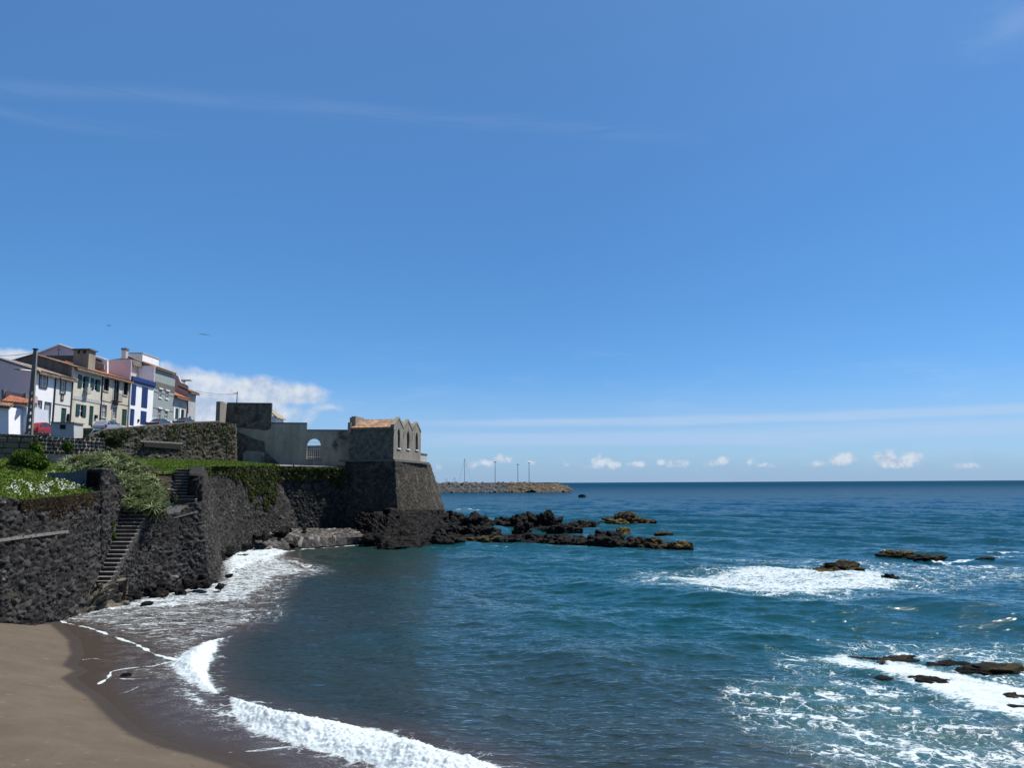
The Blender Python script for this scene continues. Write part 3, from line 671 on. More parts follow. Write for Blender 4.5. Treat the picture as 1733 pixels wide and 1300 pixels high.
dif = t.n('ShaderNodeBsdfDiffuse', None, Color=body, Normal=bmp); glo = t.n('ShaderNodeBsdfGlossy', None, Color=(.93, .98, 1), Roughness=t.m('MULTIPLY_ADD', fard, .10, .045), Normal=bmp)
wat = t.n('ShaderNodeMixShader', None, i0=t.m('MINIMUM', t.m('MULTIPLY', frs, kf), .6), i1=dif.outputs[0], i2=glo.outputs[0])
fb = t.n('ShaderNodeBump', None, Strength=.55, Distance=.06, Height=t.m('ADD', fn, t.m('MULTIPLY', fsp, .6))).outputs[0]
fo = t.n('ShaderNodeBsdfPrincipled', None, Base_Color=t.mix(t.m('MULTIPLY', t.ss(fn, .60, .70), .55), (.47, .53, .55), (.22, .30, .30)), Roughness=.75, Normal=fb, **{'Specular_IOR_Level': .2})
mx = t.n('ShaderNodeMixShader', None, i0=ff, i1=wat.outputs[0], i2=fo.outputs[0])
t.n('ShaderNodeOutputMaterial', None, Surface=mx.outputs[0])
import time; T0=time.time(); build_sea(); print('sea',time.time()-T0)

# ================================================================== THE BEACH
m_, t = new_mat('dark volcanic sand'); M['sand'] = m_
co = t.n('ShaderNodeTexCoord').outputs['Object']; wet = t.attr('wet')
n1 = t.noise(co, .8, 7, .6); n2 = t.noise(co, 34, 4, .7)
col = t.mix(t.ss(n1, .3, .7), (.106, .085, .063), (.086, .068, .050))
col = t.mix(t.m('MULTIPLY', t.ss(n2, .35, .75), .25), col, (.075, .062, .052))
# faint drying lines and scattered bits
trl = t.m('ABSOLUTE', t.m('SUBTRACT', t.noise(co, .55, 5, .55, .6), .5))
col = t.mix(t.m('MULTIPLY', t.m('MULTIPLY', t.ss(trl, .012, .003), t.ss(t.noise(co, 3, 5, .7), .52, .64)), .35), col, (.22, .195, .16))
dots = t.n('ShaderNodeTexVoronoi', None, Vector=co, Scale=2.1); 
col = t.mix(t.m('MULTIPLY', t.ss(dots.outputs[0], .10, .06), t.ss(t.n('ShaderNodeSeparateColor', None, Color=dots.outputs[1]).outputs[0], .80, .82)), col, (.02, .018, .016))
col = t.mix(t.m('MULTIPLY', wet, .80), col, (.026, .021, .018))
b = t.n('ShaderNodeBump', None, Strength=.5, Distance=.12, Height=t.m('ADD', t.noise(co, 2.2, 6, .6), t.m('MULTIPLY', n2, .25))).outputs[0]
p_ = t.n('ShaderNodeBsdfPrincipled', None, Base_Color=col, Roughness=t.m('MULTIPLY_ADD', wet, -.3, .9), Normal=b, **{'Specular_IOR_Level': .12})
t.n('ShaderNodeOutputMaterial', None, Surface=p_.outputs[0])
xs = np.concatenate([np.arange(-60, -26, 1.0), np.arange(-26, 2, .09), np.arange(2, 60, 1.)]); ys = np.concatenate([np.arange(-40, 8, 1.5), np.arange(8, 38, .09), np.arange(38, 60, 1.5)])
Xs, Ys = np.meshgrid(xs, ys, indexing='ij')
s_ = poly_sdf(Xs, Ys, land)
edge_w = (fbm(Xs*.8, Ys*.8, 3, 5)-.45)*.25
Zs = np.where(s_ > 0, .03+.55*(1-np.exp(-np.maximum(s_, 0)/7.0))+.004*s_, .03+.10*s_)
Zs += np.where(s_ > 0, .42*(1-sst(Ys, 31.5, 36.5))*sst(s_, 0, 2.6), 0)
Zs = np.maximum(Zs, -1.5)+(fbm(Xs*.45, Ys*.45, 4, 8)-.45)*.07*sst(s_, .3, 3)+(fbm(Xs*3, Ys*3, 3, 9)-.45)*.012*sst(s_, .3, 1)
o = mesh_obj('beach_sand', np.stack([Xs, Ys, Zs], 2).reshape(-1, 3), grid_faces(len(xs), len(ys)), M['sand'], None, (0, 0, 0), True, {'wet': sst(s_+edge_w*.4, .22, .06)})
o['kind'] = 'structure'
mesh_obj('seabed', [(-3000,-3000,-6),(3000,-3000,-6),(3000,3000,-6),(-3000,3000,-6)], [(0,1,2,3)], M['soil'])['kind'] = 'structure'

# ================================================================== SEA WALLS AND TERRACES
def tagw(o, label, cat): tag(o, label, cat)
# A: left wall below the flower bank
oA, _ = strip_wall('stone_wall', [(P(-90,1052,30.5),P(-90,838,31)),(P(0,1043,31.7),P(0,842,32.5)),(P(40,1037,33),P(40,851,34)),(P(100,1025,35.6),P(110,846,37)),(P(150,1008,38.2),P(150,838,39.5)),(P(168,1001,39.6),P(167,832,40.3)),(P(171,1000,39.8),P(170,796,40.5)),(P(177,998,40.2),P(177,795,41)),(P(190,985,42.2),P(184,793,42.2)),(P(206,955,44.2),P(203,826,44.2)),(P(222,930,46.2),P(222,832,46.4))],
    M['basalt'], .8, .042, (.36, .24), .12, .10, 1, rag=.08)
tag(oA, 'rough black basalt retaining wall below the flower bank, left of the stairs', 'stone wall')
strip_wall('wall_extension', [(Vector((-120,18,-.4)),Vector((-120,18.4,5.4))),(P(-92,1052,30.5),P(-92,838,31))], M['basalt'], .8, .16, (.36, .24), .12, .10, 41, rag=.08, parent=oA)
# ledge let into the wall
mb = MB(); a = P(3,917,32.0); b = P(108,903,36.2); dv_ = Vector((0,-.16,0))
mb.hexa([a+dv_, b+dv_, b+Vector((0,.4,0)), a+Vector((0,.4,0))]+[q+Vector((0,0,.13)) for q in (a+dv_, b+dv_, b+Vector((0,.4,0)), a+Vector((0,.4,0)))])
mb.build('ledge', M['ledge'], oA)
# B: bulwark right of the lower stairs
oB, _ = strip_wall('sea_wall', [(P(184,1020,40.3),P(188,987,39.3)),(P(210,1013,41),P(205,945,41.2)),(P(236,1007,42.3),P(229,900,43)),(P(262,1000,43.3),P(254,864,44.5)),(P(310,992,45),P(300,857,46.3)),(P(352,986,46.3),P(336,850,47.3)),(P(366,968,49.5),P(343,848,49)),(P(368,955,54),P(346,847,53))],
    M['basalt'], .7, .042, (.30, .22), .12, .22, 2, rag=.10)
tag(oB, 'black rubble bulwark standing in the surf right of the lower stairs', 'stone wall')
mb = MB(); a = P(297,878,46.0); b = P(334,868,47.0)
mb.hexa([a+Vector((0,-.25,0)), b+Vector((0,-.25,0)), b+Vector((0,.3,0)), a+Vector((0,.3,0))]+[q+Vector((0,0,.10)) for q in (a+Vector((0,-.25,0)), b+Vector((0,-.25,0)), b+Vector((0,.3,0)), a+Vector((0,.3,0)))])
mb.build('ledge', M['ledge'], oB)
# pale mortar boss with a dark drain hole at the foot of the stairs
# C + D: tall wall
oC, _ = strip_wall('sea_wall', [(P(329,880,47.8),P(331,812,47.6)),(P(343,900,48.2),P(340,806,47.9)),(P(356,930,51),P(341,791,50.4)),(P(366,938,56),P(346,789,56)),(P(373,938,61),P(353,788,61)),(P(398,922,66),P(375,789,65)),(P(440,902,73),P(420,789,72)),(P(505,893,80),P(464,790,79)),(P(545,889,82),P(520,791,81.5)),(P(590,888,85),P(586,792,84.6))],
    M['basalt_far'], .8, .07, (.38, .26), .10, .14, 3, rag=.05)
tag(oC, 'tall black sea wall with overgrown top running from the stairs to the fort', 'sea wall')
# green bank with daisies
rows = [[P(-90,838,31.3),P(0,843,32.8),P(40,852,34.3),P(110,847,37.3),P(150,839,39.8),P(176,834,41.3)],
        [P(-90,815,35),P(0,820,36),P(40,828,37),P(110,830,39),P(150,832,40.6),P(178,829,41.7)],
        [P(-90,795,41),P(0,797,41),P(40,803,41),P(85,812,42),P(140,825,42),P(176,826,42.2)],
        [P(-90,780,50),P(0,782,50),P(40,784,50),P(85,790,50),P(130,792,50),P(176,792,50)],
        [P(-90,777,58),P(0,778,58),P(40,778,58),P(85,779,60),P(130,779,62),P(178,779,65)]]
oK, bank = px_patch('green_bank', rows, M['grass'], .12, .10, 1.2, 3); oK['kind'] = 'structure'
# planting slope behind the stairs
rows = [[P(205,880,44.8),P(235,868,45.6),P(262,858,46.6),P(294,853,48.0)],
        [P(176,835,44.5),P(215,840,46),P(255,835,47),P(296,832,49.0)],
        [P(150,806,47),P(205,803,48),P(250,803,49.5),P(298,812,50.2)],
        [P(120,790,50),P(190,787,51),P(240,794,51.0),P(304,800,51.3)],
        [P(110,777,63),P(190,777,64.5),P(247,780,64)-UZ*.1,P(335,796,51.4)-UZ*.3]]
oS, slope = px_patch('earth_slope', rows, M['soil'], .18, .12, 1.0, 4); oS['kind'] = 'structure'
mesh_obj('subsoil', [(-33,46,5.4),(-22.3,47.5,5.0),(-21.9,51.2,6.35),(-22.6,54,6.6),(-25.6,62,6.7),(-26.2,70,6.9),(-38,70,6.9)], [(0,1,2,3,4,5,6)], M['soil'])['kind'] = 'structure'
rows = [[P(243,806,49.2),P(290,803,50.5),P(335,793,51.3),P(342,790,56),P(352,788.5,61)],
        [P(243,793,54),P(290,791,56),P(340,789.5,60),P(375,789,65),P(421,789,72)],
        [P(240,781,64),P(290,783,66),P(340,784,70),P(400,785,75),P(466,790,79)],
        [P(150,779,66.5),P(250,777.5,71),P(310,779,76),P(398,781.5,84.5),P(466,787,85)]]
oT, terr = px_patch('grass_terrace', rows, M['grass'], .28, .10, .7, 5); oT['kind'] = 'structure'
rows = [[P(398,788.3,77),P(465,789.5,79.3),P(520,790.6,81.6),P(587,791.5,84.7)],[P(398,784,83.5),P(465,787,85.5),P(520,789,86.5),P(590,790.5,88)]]
oP, _ = px_patch('gravel_path', [[q+Vector((0,0,.05)) for q in r] for r in rows], M['gravel'], .35, .03, .8, 6); oP['kind'] = 'structure'
# F1, F2, G upper walls
o, _ = strip_wall('block_wall', [(P(-100,781,56.5),P(-100,731,56.5)),(P(0,780,57.5),P(0,734,57.5)),(P(66,780,58.5),P(64,737,58.5))], M['blocks'], .5, .06, (.9, .42), .03, .03, 11, True, zbot=None, rag=.03)
tag(o, 'plain grey block wall along the street, at the left edge above the shrub', 'wall')
o, _ = strip_wall('block_wall', [(P(64,782,58.6),P(66,739,58.6)),(P(120,781,61),P(120,742,61)),(P(178,780,64),P(176,742,64))], M['holed'], .5, .05, (.42, .30), .10, .04, 12, True, zbot=None, rag=.03)
tag(o, 'block wall with dark gaps between pale mortar, above the spiky plants', 'wall')
oG, gfull = strip_wall('retaining_wall', [(P(150,782,66),P(150,736,66)),(P(180,781,68),P(180,728,68)),(P(250,779,72.5),P(250,722,72.5)),(P(330,781,79),P(330,716,79)),(P(373,783,82.5),P(373,714.5,82.5)),(P(397,785,84.5),P(397,718,84.5)),(P(401,785,88),P(398,718,88))],
    M['coursed'], .5, .075, (.42, .27), .11, .08, 13, False, zbot=None, rag=.04)
tag(oG, 'long weathered stone retaining wall under the street, from the plants to the fort', 'retaining wall')
mb = MB(); a = P(243,748.5,71.6); b = P(306,752,76.6); q4 = lambda z: [a+Vector((-.1,-.35,z)), b+Vector((-.1,-.35,z)), b+Vector((0,.3,z)), a+Vector((0,.3,z))]
mb.hexa(q4(0)+q4(.16)); mb.build('ledge', M['ledge'], oG)
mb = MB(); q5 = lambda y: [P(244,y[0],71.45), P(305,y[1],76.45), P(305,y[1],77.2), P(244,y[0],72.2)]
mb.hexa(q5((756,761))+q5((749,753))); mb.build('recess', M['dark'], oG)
# pale coping on the parapet
mb = MB(); cp = [P(156,736,66.4),P(180,727.4,68),P(250,721.2,72.5),P(330,715.2,79),P(373,713.8,82.5)]
for a, b in zip(cp[:-1], cp[1:]):
    o1 = Vector((.06,-.12,-.02)); o2 = Vector((-.35,.35,-.02)); mb.hexa([a+o1, b+o1, b+o2, a+o2]+[q+Vector((0,0,.11)) for q in (a+o1, b+o1, b+o2, a+o2)])
mb.build('coping', M['ledge'], oG)

# street
def sz(y): return 11.65+.1*(y-85)
ysr = [59, 62, 64, 66]+list(range(70, 160, 5)); V = []
for y in ysr:
    xr = np.interp(y, [50, 58, 64, 66, 72, 84, 88, 120, 155], [-36.4, -36.4, -34.8, -37, -34.8, -31.6, -33.6, -46.5, -60])
    V += [(-62, y, sz(y)), (xr, y, sz(y))]
mesh_obj('street', V, [(2*i, 2*i+1, 2*i+3, 2*i+2) for i in range(len(ysr)-1)], M['asphalt'])['kind'] = 'structure'
mb = MB()
for y0, y1 in zip(ysr[:-1], ysr[1:]): mb.hexa([(-50.0,y0,sz(y0)-.3),(-48.8,y0,sz(y0)-.3),(-48.8,y1,sz(y1)-.3),(-50.0,y1,sz(y1)-.3),(-50.0,y0,sz(y0)+.12),(-48.8,y0,sz(y0)+.12),(-48.8,y1,sz(y1)+.12),(-50.0,y1,sz(y1)+.12)])
mb.build('pavement', M['concrete'])['kind'] = 'structure'
o = mesh_obj('fort_courtyard', [(-31,88,8.0),(-12.5,86.5,8.0),(-11,106,8.0),(-31,112,8.0)], [(0,1,2,3)], M['gravel']); o['kind'] = 'structure'
# hinterland so that nothing is hollow from the side
o = mesh_obj('hinterland', [(-200,16,5.3),(-23.1,31,5.25),(-42.9,58,7.6),(-62,59,8.6),(-200,59,8.6),(-62,160,18),(-200,160,18)], [(0,1,2,3,4),(4,3,5,6)], M['soil']); o['kind'] = 'structure'

# ------------------------------------------------------------------ stairs
def stairs(nst, y0, z0, y1, z1, xl0, xr0, xl1, xr1, label):
    root = empty('stone_staircase', ((xl0+xr0)/2, y0, z0-.3), label, 'stairs')
    for i in range(nst):
        a = i/nst; c = (i+1)/nst; ya = y0+(y1-y0)*a; yb = y0+(y1-y0)*c; zt = z0+(z1-z0)*c
        xl = xl0+(xl1-xl0)*a+random.uniform(-.05,.05); xr = xr0+(xr1-xr0)*a+random.uniform(-.05,.05)
        mb = MB(); j = [random.uniform(-.018,.018) for _ in range(4)]
        mb.hexa([(xl,ya+.05,zt-.5),(xr,ya+.05+j[0],zt-.5),(xr,yb+.1,zt-.5),(xl,yb+.1,zt-.5),(xl,ya+.05,zt-.051),(xr,ya+.05+j[0],zt-.051),(xr,yb+.1,zt-.051),(xl,yb+.1,zt-.051)])
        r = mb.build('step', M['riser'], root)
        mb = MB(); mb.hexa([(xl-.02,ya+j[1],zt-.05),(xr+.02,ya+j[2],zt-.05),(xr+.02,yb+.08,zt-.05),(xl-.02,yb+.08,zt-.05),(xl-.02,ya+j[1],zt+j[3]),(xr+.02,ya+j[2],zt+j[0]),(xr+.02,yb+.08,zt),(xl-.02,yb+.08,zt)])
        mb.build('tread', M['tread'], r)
pl = [P(148,985,39.0), P(185,985,39.0), P(215,859,44.6), P(253,859,44.6)]
stairs(19, 38.9, pl[0].z-.15, 44.6, P(234,859,44.6).z, pl[0].x, pl[1].x-.02, pl[2].x, pl[3].x-.02, 'long lower flight of worn stone steps climbing from the beach')
pu = [P(293,850,47.4), P(331,850,47.4), P(296,797,50.9), P(334,793,50.9)]
stairs(11, 47.4, pu[0].z, 50.9, P(315,794,50.9).z, pu[0].x, pu[1].x-.02, pu[2].x, pu[3].x-.02, 'short upper flight of stone steps reaching the grass terrace')
# landing
lz = P(234,859,44.6).z
mb = MB(); mb.prism([(P(215,859,44.65).x,44.65,lz-.6),(P(253,859,44.6).x+.25,44.65,lz-.6),(P(333,850,47.3).x,47.3,lz-.6),(P(331,850,47.4).x,47.8,lz-.6),(P(294,850,47.4).x-.2,47.9,lz-.6),(P(285,850,47.4).x-.4,51.5,lz-.6),(P(240,856,48.6).x-1.5,51.5,lz-.6),(P(215,859,44.65).x-.5,46,lz-.6)], (0,0,.62)); mb.build('stair_landing', M['gravel'])['kind'] = 'structure'
mb = MB(); mb.prism([P(253,866,44.6),P(262,856,46.4),P(335,849,47.4),P(335,853,46.7)], (0,0,-.15)); 
# steep little ledges left of the upper flight
for (x0, x1, yt, yb, d) in ((262,294,799,812,50.6),(266,294,814,826,49.6),(270,295,828,849,48.4)):
    mb = MB(); a = P(x0,yb,d); b = P(x1,yb,d); h = P(x0,yt,d).z-a.z
    mb.hexa([a, b, b+Vector((0,1.4,0)), a+Vector((0,1.4,0))]+[q+Vector((0,0,h)) for q in (a, b+Vector((0,0,-.05)), b+Vector((0,1.4,.06)), a+Vector((0,1.4,.05)))])
    o = mb.build('stone_ledge', M['tread']); tag(o, {799:'topmost rough stone ledge left of the upper steps',814:'middle rough stone ledge left of the upper steps',828:'lowest rough stone ledge left of the upper steps'}[yt], 'ledge', 'rough stone ledges beside the upper steps')
# blue grey plaster garden wall
pts = [P(78,820,42.4),P(172,852,41.9),P(172,792,41.9),P(150,793,42.0),P(138,796,42.1),P(118,800,42.2),P(80,800,42.4)]
mb = MB(); mb.prism(pts[::-1], (0,.35,0)); o = mb.build('plaster_wall', M['plaster_blue']); tag(o, 'low blue grey plaster wall behind the daisies', 'wall')
# dark concrete steps beside the shrub
mb = MB()
for i in range(5):
    a = P(80,790-i*5,54+i*.5); b = P(112,790-i*5,54+i*.5); mb.hexa([a+Vector((0,0,-.5)), b+Vector((0,0,-.5)), b+Vector((0,.7,-.5)), a+Vector((0,.7,-.5)), a, b, b+Vector((0,.7,0)), a+Vector((0,.7,0))])
o = mb.build('garden_steps', M['concrete']); tag(o, 'short dark concrete steps between the shrub and the spiky plants', 'steps')

# ================================================================== ROCKS AND SHORE
def rock(name, px0, px1, ytop, ybase, mat, seed, dfac=.6, rough=1.0, sub=5, zb=0.0, d=None):
    if d is None: d = G((px0+px1)/2, ybase, zb).y
    c = P((px0+px1)/2, ybase, d+ (px1-px0)*d/F*dfac*.3); wx = (px1-px0)*d/F/2; hz = max(.10, (ybase-ytop)*d/F*.80); wy = max(wx*dfac, hz*.8)
    import bmesh
    bm = bmesh.new(); bmesh.ops.create_icosphere(bm, subdivisions=sub, radius=1)
    for v in bm.verts:
        p = v.co.copy(); q = Vector((p.x*wx, p.y*wy, p.z*hz)); s_ = Vector((seed*7.3, seed*3.1, seed))
        f = 1/max(.8, min(wx, hz*2.0))
        cl = mnoise.voronoi(q*f*1.9+s_)[0]
        r = 1+rough*(.55*mnoise.fractal(q*f*.9+s_, .9, 2.1, 6)+.34*(mnoise.ridged_multi_fractal(q*f*1.8+s_, .8, 2.2, 6, 1, 2)-1.1)*.6+.42*(cl[1]-cl[0]-.25))
        r = max(.3, r)
        if p.z > 0: p.z = p.z**.8
        v.co = Vector((p.x*wx*r, p.y*wy*r, p.z*hz*(r*.92) if p.z > 0 else p.z*min(hz, .8)))
    vs = [v.co+Vector((c.x, c.y, c.z)) for v in bm.verts]; fs = [tuple(x.index for x in f.verts) for f in bm.faces]; bm.free()
    return mesh_obj(name, vs, fs, mat, None, (c.x, c.y, c.z), True)
RK = [  # px0 px1 ytop ybase mat label
 (740,790,866,886,'lava','jagged black rock nearest the bastion foot, in the back row'),
 (782,842,864,893,'lava','broad black rock with a rounded top, second in the back row'),
 (760,835,884,908,'lava','wide low black rock in front of the back row, near the bastion'),
 (836,868,872,886,'lava','small dark rock between two taller ones in the back row'),
 (866,902,880,905,'lava','blocky black rock below the tallest pinnacle'),
 (864,920,872,892,'lava','dark shoulder of rock left of the tallest pinnacle'),
 (893,950,864,896,'lava','tallest black pinnacle in the middle of the reef'),
 (927,980,884,904,'lava','dark rock right of the tallest pinnacle'),
 (972,1016,878,891,'lava_brown','low brown rock with surf behind, right of the pinnacle'),
 (1020,1100,868,887,'lava_brown','long brown rock furthest out behind the reef'),
 (1024,1062,875,888,'lava_yellow','ochre weed covered rock at the left foot of the long brown one'),
 (994,1076,892,924,'lava','big black wedge shaped rock at the outer part of the reef'),
 (1040,1068,892,908,'lava_yellow','small yellowish rock perched behind the big black wedge'),
 (1068,1138,906,926,'lava_brown','low dark rock joining the wedge to the reef tip'),
 (1134,1180,914,929,'lava_yellow','yellowish rock forming the tip of the reef'),
 (925,998,908,922,'lava','low flat black rock left of the big wedge'),
 (848,925,902,923,'lava','dark flat rock in the near row of the reef'),
 (775,852,905,919,'lava_brown','flat brown topped slab in the near row of the reef'),
 (706,780,903,923,'lava','low black slab in the near row close to the pebbles'),
 (660,735,880,916,'lava','large black boulder at the corner of the bastion'),
 (628,690,898,920,'lava','dark boulder beside the pebble shore'),
 (1108,1134,899,905,'lava_yellow','small ochre rock awash behind the reef tip'),
 (978,992,836,842,'lava','lone small dark rock far out near the breakwater'),
 (1496,1545,930,941,'lava_yellow','yellow weed covered rock awash at far right'),
 (1538,1602,939,946,'lava_brown','long brown rock awash at far right'),
 (1652,1680,942,949,'lava','tiny dark rock in the surf at the right edge'),
 (1384,1460,950,967,'lava_brown','brown rock standing above the middle foam patch'),
 (1362,1424,963,975,'lava_yellow','low ochre rock at the front of the middle foam patch'),
 (1490,1520,968,984,'lava','single rounded dark rock right of the middle foam patch'),
 (96,116,1030,1043,'lava','small black rock in the wash at the foot of the left wall'),
 (358,372,981,988,'lava','small black rock in the foam right of the bulwark'),
 (204,221,1139,1147,'lava','small dark stone in the thin wash on the beach'),
 (376,412,908,930,'lava','dark boulder at the foot of the tall wall'),
 (374,400,928,940,'boulder','grey brown boulder touching the foam below the tall wall'),
 (406,436,920,930,'lava','dark rounded boulder left of the wash below the tall wall'),
 (480,512,915,928,'lava','angular black boulder at the edge of the pebbles'),
 (398,432,900,915,'lava','black boulder against the tall wall'),
]
for i, (a, b, yt, yb, mt, lb) in enumerate(RK):
    big = (b-a) > 40
    o = rock('rock', a, b, yt, yb, M[mt], i+1, .75 if big else .8, 1.0, 6 if (b-a) > 45 else (5 if (b-a) > 18 else 4))
    tag(o, lb, 'rock')
# reef under the foam at lower right
RF = [(1440,1552,1106,1124,'lava_brown','long flat brown reef rock at the top of the lower right foam',.5),
 (1546,1625,1136,1162,'lava','humped black reef rock with water pouring off, lower right foam',.7),
 (1480,1518,1138,1153,'lava_brown','small brown reef rock at the left of the lower right foam',.8),
 (1560,1640,1112,1128,'lava','flat dark reef shelf behind the humped rock',.6),
 (1632,1735,1120,1140,'lava_brown','broad brown reef shelf at the right edge behind the foam',.6),
 (1668,1745,1158,1188,'lava_brown','large brown reef rock at the right edge, ringed by foam',.7),
 (1704,1750,1190,1202,'lava','low dark reef rock at the right edge below the large brown one',.6)]
for i, (a, b, yt, yb, mt, lb, df) in enumerate(RF):
    o = rock('reef_rock', a, b, yb-(yb-yt)*.72, yb, M[mt], 60+i, df, .9, 5); tag(o, lb, 'rock')
# dark outcrop the bastion and wall stand on
def outcrop(name, cols, mat, seed, st, label):
    o, _ = strip_wall(name, cols, mat, 2.5, .12, st, .35, .55, seed, rag=.3); tag(o, label, 'rock'); return o
outcrop('rock_outcrop', [(P(600,904,81),P(606,874,83.0)),(P(625,910,79),P(630,870,82.3)),(P(650,917,75),P(660,872,81.0)),(P(700,915,76),P(690,872,82.0)),(P(742,905,82),P(732,868,88)),(P(760,890,92),P(745,866,98))], M['lava'], 33, (1.1,.6), 'dark rocky footing under the bastion, above the pebble shore')
outcrop('rock_outcrop', [(P(92,1036,35.6),P(120,1012,37)),(P(120,1030,36.8),P(146,990,38.6)),(P(165,1024,38.0),P(172,990,38.5)),(P(205,1019,39.6),P(190,993,39.2))], M['boulder'], 34, (.7,.4), 'pale brown rock outcrop at the foot of the stairs')
# pebble shore
rows = [[P(368,945,61.5),G(395,941),G(440,934),G(500,927),G(540,925),G(600,921),G(650,917),G(720,914)],
        [P(368,925,64),P(400,918,70),P(440,913,72),P(480,910,74),P(540,910,76),P(600,910,78),P(650,910,78),P(720,906,79)],
        [P(368,908,66),P(410,900,70),P(450,896,75),P(505,893,80.5),P(545,895,80.8),P(600,896,81),P(650,898,81),P(720,900,83)]]
rows[0] = [q+Vector((0,-.8,-.04)) for q in rows[0]]
oP, _ = px_patch('pebble_beach', rows, M['pebble'], .075, .10, .5, 7, dom=.30); oP['kind'] = 'structure'
# rubble of loose black stones along the waterline, too many to count
def rubble(name, pts, n, smin, smax, mat, seed, label, cat):
    r = random.Random(seed); vs = []; fs = []
    import bmesh
    bm = bmesh.new(); bmesh.ops.create_icosphere(bm, subdivisions=2, radius=1); base = [v.co.copy() for v in bm.verts]; bf = [tuple(x.index for x in f.verts) for f in bm.faces]; bm.free()
    for k in range(n):
        s_ = r.random()*(len(pts)-1); i = int(s_); f = s_-i; c = pts[i].lerp(pts[i+1], f)+Vector((r.uniform(-1,1)*1.6, r.uniform(-1,1)*1.6, r.uniform(-.1,.25)))
        sc_ = Vector((r.uniform(smin,smax), r.uniform(smin,smax), r.uniform(smin,smax)*.65)); ro = Matrix.Rotation(r.random()*6.3, 3, 'Z') @ Matrix.Rotation(r.uniform(-.5,.5), 3, 'X'); n0 = len(vs); off = Vector((k*1.7, k*.9, 0))
        for b_ in base:
            q = b_*(1+.55*mnoise.noise(b_*1.3+off)+.25*mnoise.noise(b_*3.1+off)); vs.append(c+ro @ Vector((q.x*sc_.x, q.y*sc_.y, q.z*sc_.z)))
        fs += [tuple(n0+j for j in f_) for f_ in bf]
    o = mesh_obj(name, vs, fs, mat); tag(o, label, cat, kind='stuff'); return o
rubble('loose_rubble', [P(640,912,77.5),P(655,912,77.5),P(680,910,79),P(740,900,84),P(752,884,94)], 110, .25, .95, M['lava'], 5, 'loose black boulders piled below the bastion', 'rubble')
rubble('loose_rubble', [G(705,917),G(780,913),G(860,914),G(930,914),G(1000,917),G(1080,920)], 120, .2, .75, M['lava'], 6, 'small black stones strewn along the near row of the reef', 'rubble')
rubble('loose_rubble', [G(745,884),G(800,889),G(860,889),G(900,896),G(960,900),G(1010,888)], 90, .25, .9, M['lava'], 8, 'small dark stones between the back rocks of the reef', 'rubble')
rubble('loose_rubble', [P(368,938,61),P(400,920,68),P(450,905,74),P(500,897,79)], 70, .15, .6, M['lava'], 9, 'dark fallen stones at the foot of the tall wall', 'rubble')
rubble('loose_pebbles', [G(400,938),G(450,929),G(520,924),G(600,919),G(650,916)], 420, .07, .22, M['boulder'], 12, 'grey pebbles scattered along the waterline below the tall wall', 'pebbles')
rubble('loose_rubble', [P(205,1017,40),P(250,1006,42),P(310,994,44.2),P(358,986,45.8)], 40, .12, .4, M['lava'], 10, 'dark stones in the wash along the bulwark foot', 'rubble')

# ================================================================== HOUSES
UY = Vector((0,1,0)); UZ = Vector((0,0,1)); INX = Vector((-1,0,0))
XF = -50.0
def rect(l, r, t_, b):
    """pixel rectangle on the facade line -> (y0, y1, z0, z1)"""
    mid = (t_+b)/2; y0, _ = FX(l, mid); y1, _ = FX(r, mid); _, z1 = FX((l+r)/2, t_); _, z0 = FX((l+r)/2, b)
    return y0, y1, z0, z1
Z1 = lambda u, v: (u/5.097, 540+v/5.097)         # coordinates read off the enlarged crop
def zr(a, b, c, d): l, t_ = Z1(a, c); r, b2 = Z1(b, d); return rect(l, r, t_, b2)
def window(parent, r, kind, name='window', frame=None, pane=None):
    y0, y1, z0, z1 = r; fr = frame or M['white']; fw = .07
    mb = MB()
    mb.box(XF-.13, XF-.06, y0, y0+fw, z0, z1); mb.box(XF-.13, XF-.06, y1-fw, y1, z0, z1); mb.box(XF-.128, XF-.062, y0+fw, y1-fw, z0, z0+fw); mb.box(XF-.128, XF-.062, y0+fw, y1-fw, z1-fw, z1)
    ym = (y0+y1)/2; mb.box(XF-.126, XF-.064, ym-.03, ym+.03, z0+fw, z1-fw)
    if kind == 'sash': mb.box(XF-.125, XF-.065, y0+fw, y1-fw, (z0+z1)/2-.025, (z0+z1)/2+.025)
    w_ = mb.build(name, fr, parent)
    mb = MB(); mb.box(XF-.16, XF-.131, y0, y1, z0, z1); mb.build('pane', pane or M['glass'], w_)
    return w_
def surround(parent, r, mat, wd=.12, sill=True):
    y0, y1, z0, z1 = r; mb = MB(); x0, x1 = XF+.002, XF+.05
    mb.box(x0, x1, y0-wd, y0, z0-wd, z1+wd); mb.box(x0, x1, y1, y1+wd, z0-wd, z1+wd); mb.box(x0, x1+.004, y0, y1, z1, z1+wd)
    if sill: mb.box(x0, x1+.05, y0, y1, z0-wd, z0)
    mb.build('window_surround', mat, parent)
def door(parent, r, mat, name='door'):
    y0, y1, z0, z1 = r; mb = MB(); mb.box(XF-.14, XF-.10, y0, y1, z0, z1); k = 3
    ym = (y0+y1)/2
    mb.box(XF-.098, XF-.08, y0+.06, ym-.03, z0+.1, (z0+z1)/2-.05); mb.box(XF-.098, XF-.08, ym+.03, y1-.06, z0+.1, (z0+z1)/2-.05)
    mb.box(XF-.098, XF-.08, y0+.06, ym-.03, (z0+z1)/2+.05, z1-.1); mb.box(XF-.098, XF-.08, ym+.03, y1-.06, (z0+z1)/2+.05, z1-.1)
    d = mb.build(name, mat, parent)
    mb = MB(); mb.box(XF-.08, XF-.04, y1-.16, y1-.12, z0+(z1-z0)*.42, z0+(z1-z0)*.47); mb.build('handle', M['metal'], d); return d
